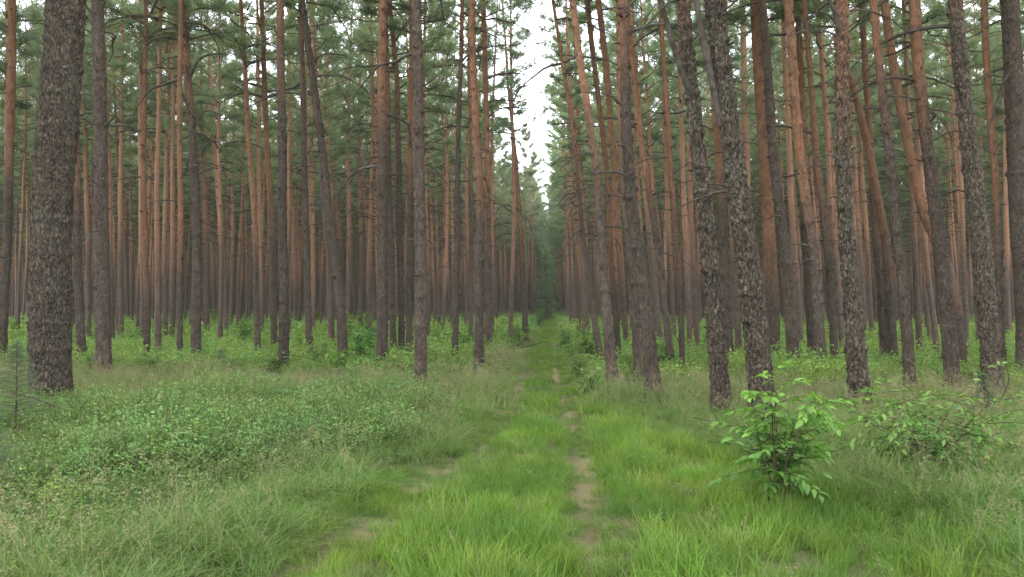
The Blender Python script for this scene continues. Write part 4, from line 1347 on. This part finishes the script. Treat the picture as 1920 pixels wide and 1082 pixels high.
for k in range(6):
    st, fo = bush_mesh(400 + k, 1.0, 0.55, 7, 9, 8, 0.085 + .01 * (k % 3), .6, .65, .08)
    SHRUBS.append((st.mesh('stem', M_STEM), fo.mesh('foliage', M_BUSH if k % 3 else M_CARPET)))
for k, (px, py, ty, wp, li) in enumerate(SHRUB_SPOTS):
    X, Y = on_ground(px, py)
    h = (py - ty) / F * Y * 1.25
    w_ = wp / 2 / F * Y / 0.5
    root = obj('leafy_shrub', None, None, (X, Y, float(ground_z(X, Y))), (0, 0, k * 1.7), (w_, w_, h))
    tag(root, 'young leafy green shrub standing in the carpet between the far pine trunks', 'shrub', 'young shrubs scattered under the pines')
    obj('stem', SHRUBS[k % 6][0], root)
    obj('foliage', SHRUBS[k % 6][1], root)


# young conifer at the left edge, needles on thin tiers
def young_pine(px, py, top_y, wpx, seed, label):
    X, Y = on_ground(px, py)
    h = (py - top_y) / F * Y
    R = wpx / 2 / F * Y
    r = np.random.default_rng(seed)
    st, fo = MB(), MB()
    tube(st, np.array([[0, 0, -.05], [.01, 0, h * .5], [0, .01, h]]), np.array([.014, .009, .003]), 5)
    for i in range(80):
        t = (i + r.random()) / 80
        az = i * 2.4
        ln = R * (1.05 - t) * r.uniform(.7, 1.15)
        o = np.array([math.cos(az), math.sin(az), 0])
        s = np.linspace(0, 1, 5)
        pts = np.array([0, 0, h * (0.1 + 0.88 * t)]) + o * (ln * s)[:, None] + np.array([0, 0, 1]) * (ln * (0.35 * s - .25 * s * s))[:, None]
        tube(st, pts, np.linspace(.004, .0015, 5), 3)
        k = 110
        u = r.uniform(.1, 1.02, k)
        pc = np.stack([np.interp(u, s, pts[:, c]) for c in range(3)], 1)
        leaves(fo, pc, unit(o * .8 + rdir(r, k) * .9), rdir(r, k), r.uniform(.035, .065, k), .003, T_NEEDLE, r.random(k) * .5, (r.random(k) < .15) * .5)
    root = obj('young_pine', None, None, (X, Y, float(ground_z(X, Y))))
    tag(root, label, 'sapling')
    obj('stem', st.mesh('stem', M_STEM), root)
    obj('foliage', fo.mesh('needles', M_NEEDLE), root)


young_pine(28, 838, 640, 170, 1, 'thin wispy young conifer in front of the thickest shaggy trunk')
young_pine(-45, 950, 760, 260, 4, 'dark bushy young conifer cut off by the left picture edge in the foreground')
young_pine(1845, 800, 700, 90, 3, 'dark wispy young conifer at the foot of the thick deeply knotted pine')
young_pine(413, 705, 655, 60, 2, 'small grey green young conifer alone in the dry grass band')

# bare bent sapling at the right
X, Y = on_ground(1858, 800)
mb = MB()
P = np.array([at_depth(a, b, Y) for a, b in ((1858, 800), (1868, 765), (1884, 735), (1893, 710), (1888, 690), (1876, 668))]) - np.array([X, Y, 0])
P[0, 2] = -0.05
tube(mb, P, np.linspace(.011, .003, 6), 5)
tube(mb, np.array([P[2], P[2] + [.08, .05, .1], P[2] + [.1, .08, .2]]), np.array([.005, .003, .002]), 4)
tube(mb, np.array([P[3], P[3] + [-.06, .03, .08], P[3] + [-.07, .05, .17]]), np.array([.004, .003, .002]), 4)
tag(obj('bare_sapling', mb.mesh('bare_sapling', M_TWIG), None, (X, Y, float(ground_z(X, Y)))), 'leafless bent sapling stem beside the thick deeply knotted pine', 'sapling')

# fallen dry branch in the left foreground
X, Y = on_ground(110, 985)
r = np.random.default_rng(5)
mb, nb_ = MB(), MB()
P0 = at_depth(40, 968, Y + .1); P1 = at_depth(205, 925, Y + .5)
s = np.linspace(0, 1, 8)[:, None]
P = P0 * (1 - s) + P1 * s + np.cumsum(r.normal(size=(8, 3)) * .008, 0)
tube(mb, P - [X, Y, 0], np.linspace(.012, .004, 8), 5)
for i in range(16):
    u = r.uniform(.1, 1)
    p = (P0 * (1 - u) + P1 * u) - [X, Y, 0]
    d = unit(unit(P1 - P0) + rdir(r, 1)[0] * .9)
    l = r.uniform(.08, .22)
    tube(mb, np.array([p, p + d * l * .6, p + d * l + [0, 0, -.02]]), np.array([.004, .003, .0015]), 3)
    k = 60
    v = r.random(k)
    leaves(nb_, p + d * (l * v)[:, None], unit(d + rdir(r, k) * .9), rdir(r, k), r.uniform(.025, .045, k), .003, T_NEEDLE, .5, r.uniform(.4, 1, k))
root = obj('fallen_branch', None, None, (X, Y, 0))
tag(root, 'dry brown fallen pine branch caught in the foreground shrubs', 'branch')
obj('stem', mb.mesh('stem', M_TWIG), root)
obj('foliage', nb_.mesh('needles', leaf_mat('dry_needles', (.10, .10, .05), (.2, .14, .08), dry=(.26, .15, .08), hue=0)), root)

# ------------------------------------------------------------------ thin summer haze between the trunks
me = bpy.data.meshes.new('haze')
me.from_pydata([(x, y, z) for x in (-500, 500) for y in (-60, 800) for z in (-3, 24)], [],
               [(0, 1, 3, 2), (4, 6, 7, 5), (0, 4, 5, 1), (2, 3, 7, 6), (0, 2, 6, 4), (1, 5, 7, 3)])
m, nt = newmat('haze')
v = N(nt, 'ShaderNodeVolumeScatter', Density=0.00045)
v.inputs['Color'].default_value = (0.93, 0.97, 1.0, 1)
out = N(nt, 'ShaderNodeOutputMaterial')
nt.links.new(v.outputs[0], out.inputs['Volume'])
me.materials.append(m)
tag(obj('haze', me), 'thin pale haze hanging between the far trunks', None, None, 'stuff')

# ------------------------------------------------------------------ sky and light
w = bpy.data.worlds.new('World')
SC.world = w
w.use_nodes = True
nt = w.node_tree
nt.nodes.clear()
sky = N(nt, 'ShaderNodeTexSky', _sky_type='NISHITA', _sun_disc=False)
SUN_EL, SUN_ROT = math.radians(52), math.radians(-115)
sky.sun_elevation = SUN_EL
sky.sun_rotation = SUN_ROT
sky.dust_density = 1.5
tc = N(nt, 'ShaderNodeTexCoord')
cl = N(nt, 'ShaderNodeTexNoise', Scale=3.2, Detail=6.0, Roughness=0.6)
mp = N(nt, 'ShaderNodeMapping')
mp.inputs['Scale'].default_value = (1, 1, 2.2)
nt.links.new(tc.outputs['Generated'], mp.inputs['Vector'])
nt.links.new(mp.outputs[0], cl.inputs['Vector'])
cloud = ramp(nt, cl.outputs[0], [(0.34, 0.35), (0.5, 1.0)])
skys = mixc(nt, 1.0, sky.outputs[0], (0.28, 0.28, 0.28), 'MULTIPLY')
c = mixc(nt, cloud, skys, (4.4, 4.6, 4.95))
bg = N(nt, 'ShaderNodeBackground', Strength=1.0)
nt.links.new(c, bg.inputs['Color'])
wo = N(nt, 'ShaderNodeOutputWorld')
nt.links.new(bg.outputs[0], wo.inputs[0])

sl = bpy.data.lights.new('sun', 'SUN')
sl.energy = 1.5
sl.angle = math.radians(18)
sl.color = (1, 0.96, 0.9)
so = bpy.data.objects.new('sun', sl)
COL.objects.link(so)
so.rotation_euler = (math.pi / 2 - SUN_EL, 0, math.radians(-65))

cam = bpy.data.cameras.new('camera')
cam.sensor_width = 36
cam.lens = 36 * F / 1920
cam.clip_end = 3000
co = bpy.data.objects.new('camera', cam)
COL.objects.link(co)
co.location = (0, 0, CAM_H)
co.rotation_euler = (math.pi / 2 + PITCH, 0, 0)
SC.camera = co

SC.render.engine = 'CYCLES'
SC.cycles.use_denoising = True
SC.cycles.max_bounces = 6
SC.cycles.diffuse_bounces = 3
SC.cycles.glossy_bounces = 2
SC.cycles.transmission_bounces = 4
SC.cycles.use_adaptive_sampling = False
SC.cycles.volume_bounces = 1
SC.view_settings.view_transform = 'Standard'
SC.view_settings.look = 'None'
SC.view_settings.exposure = 0
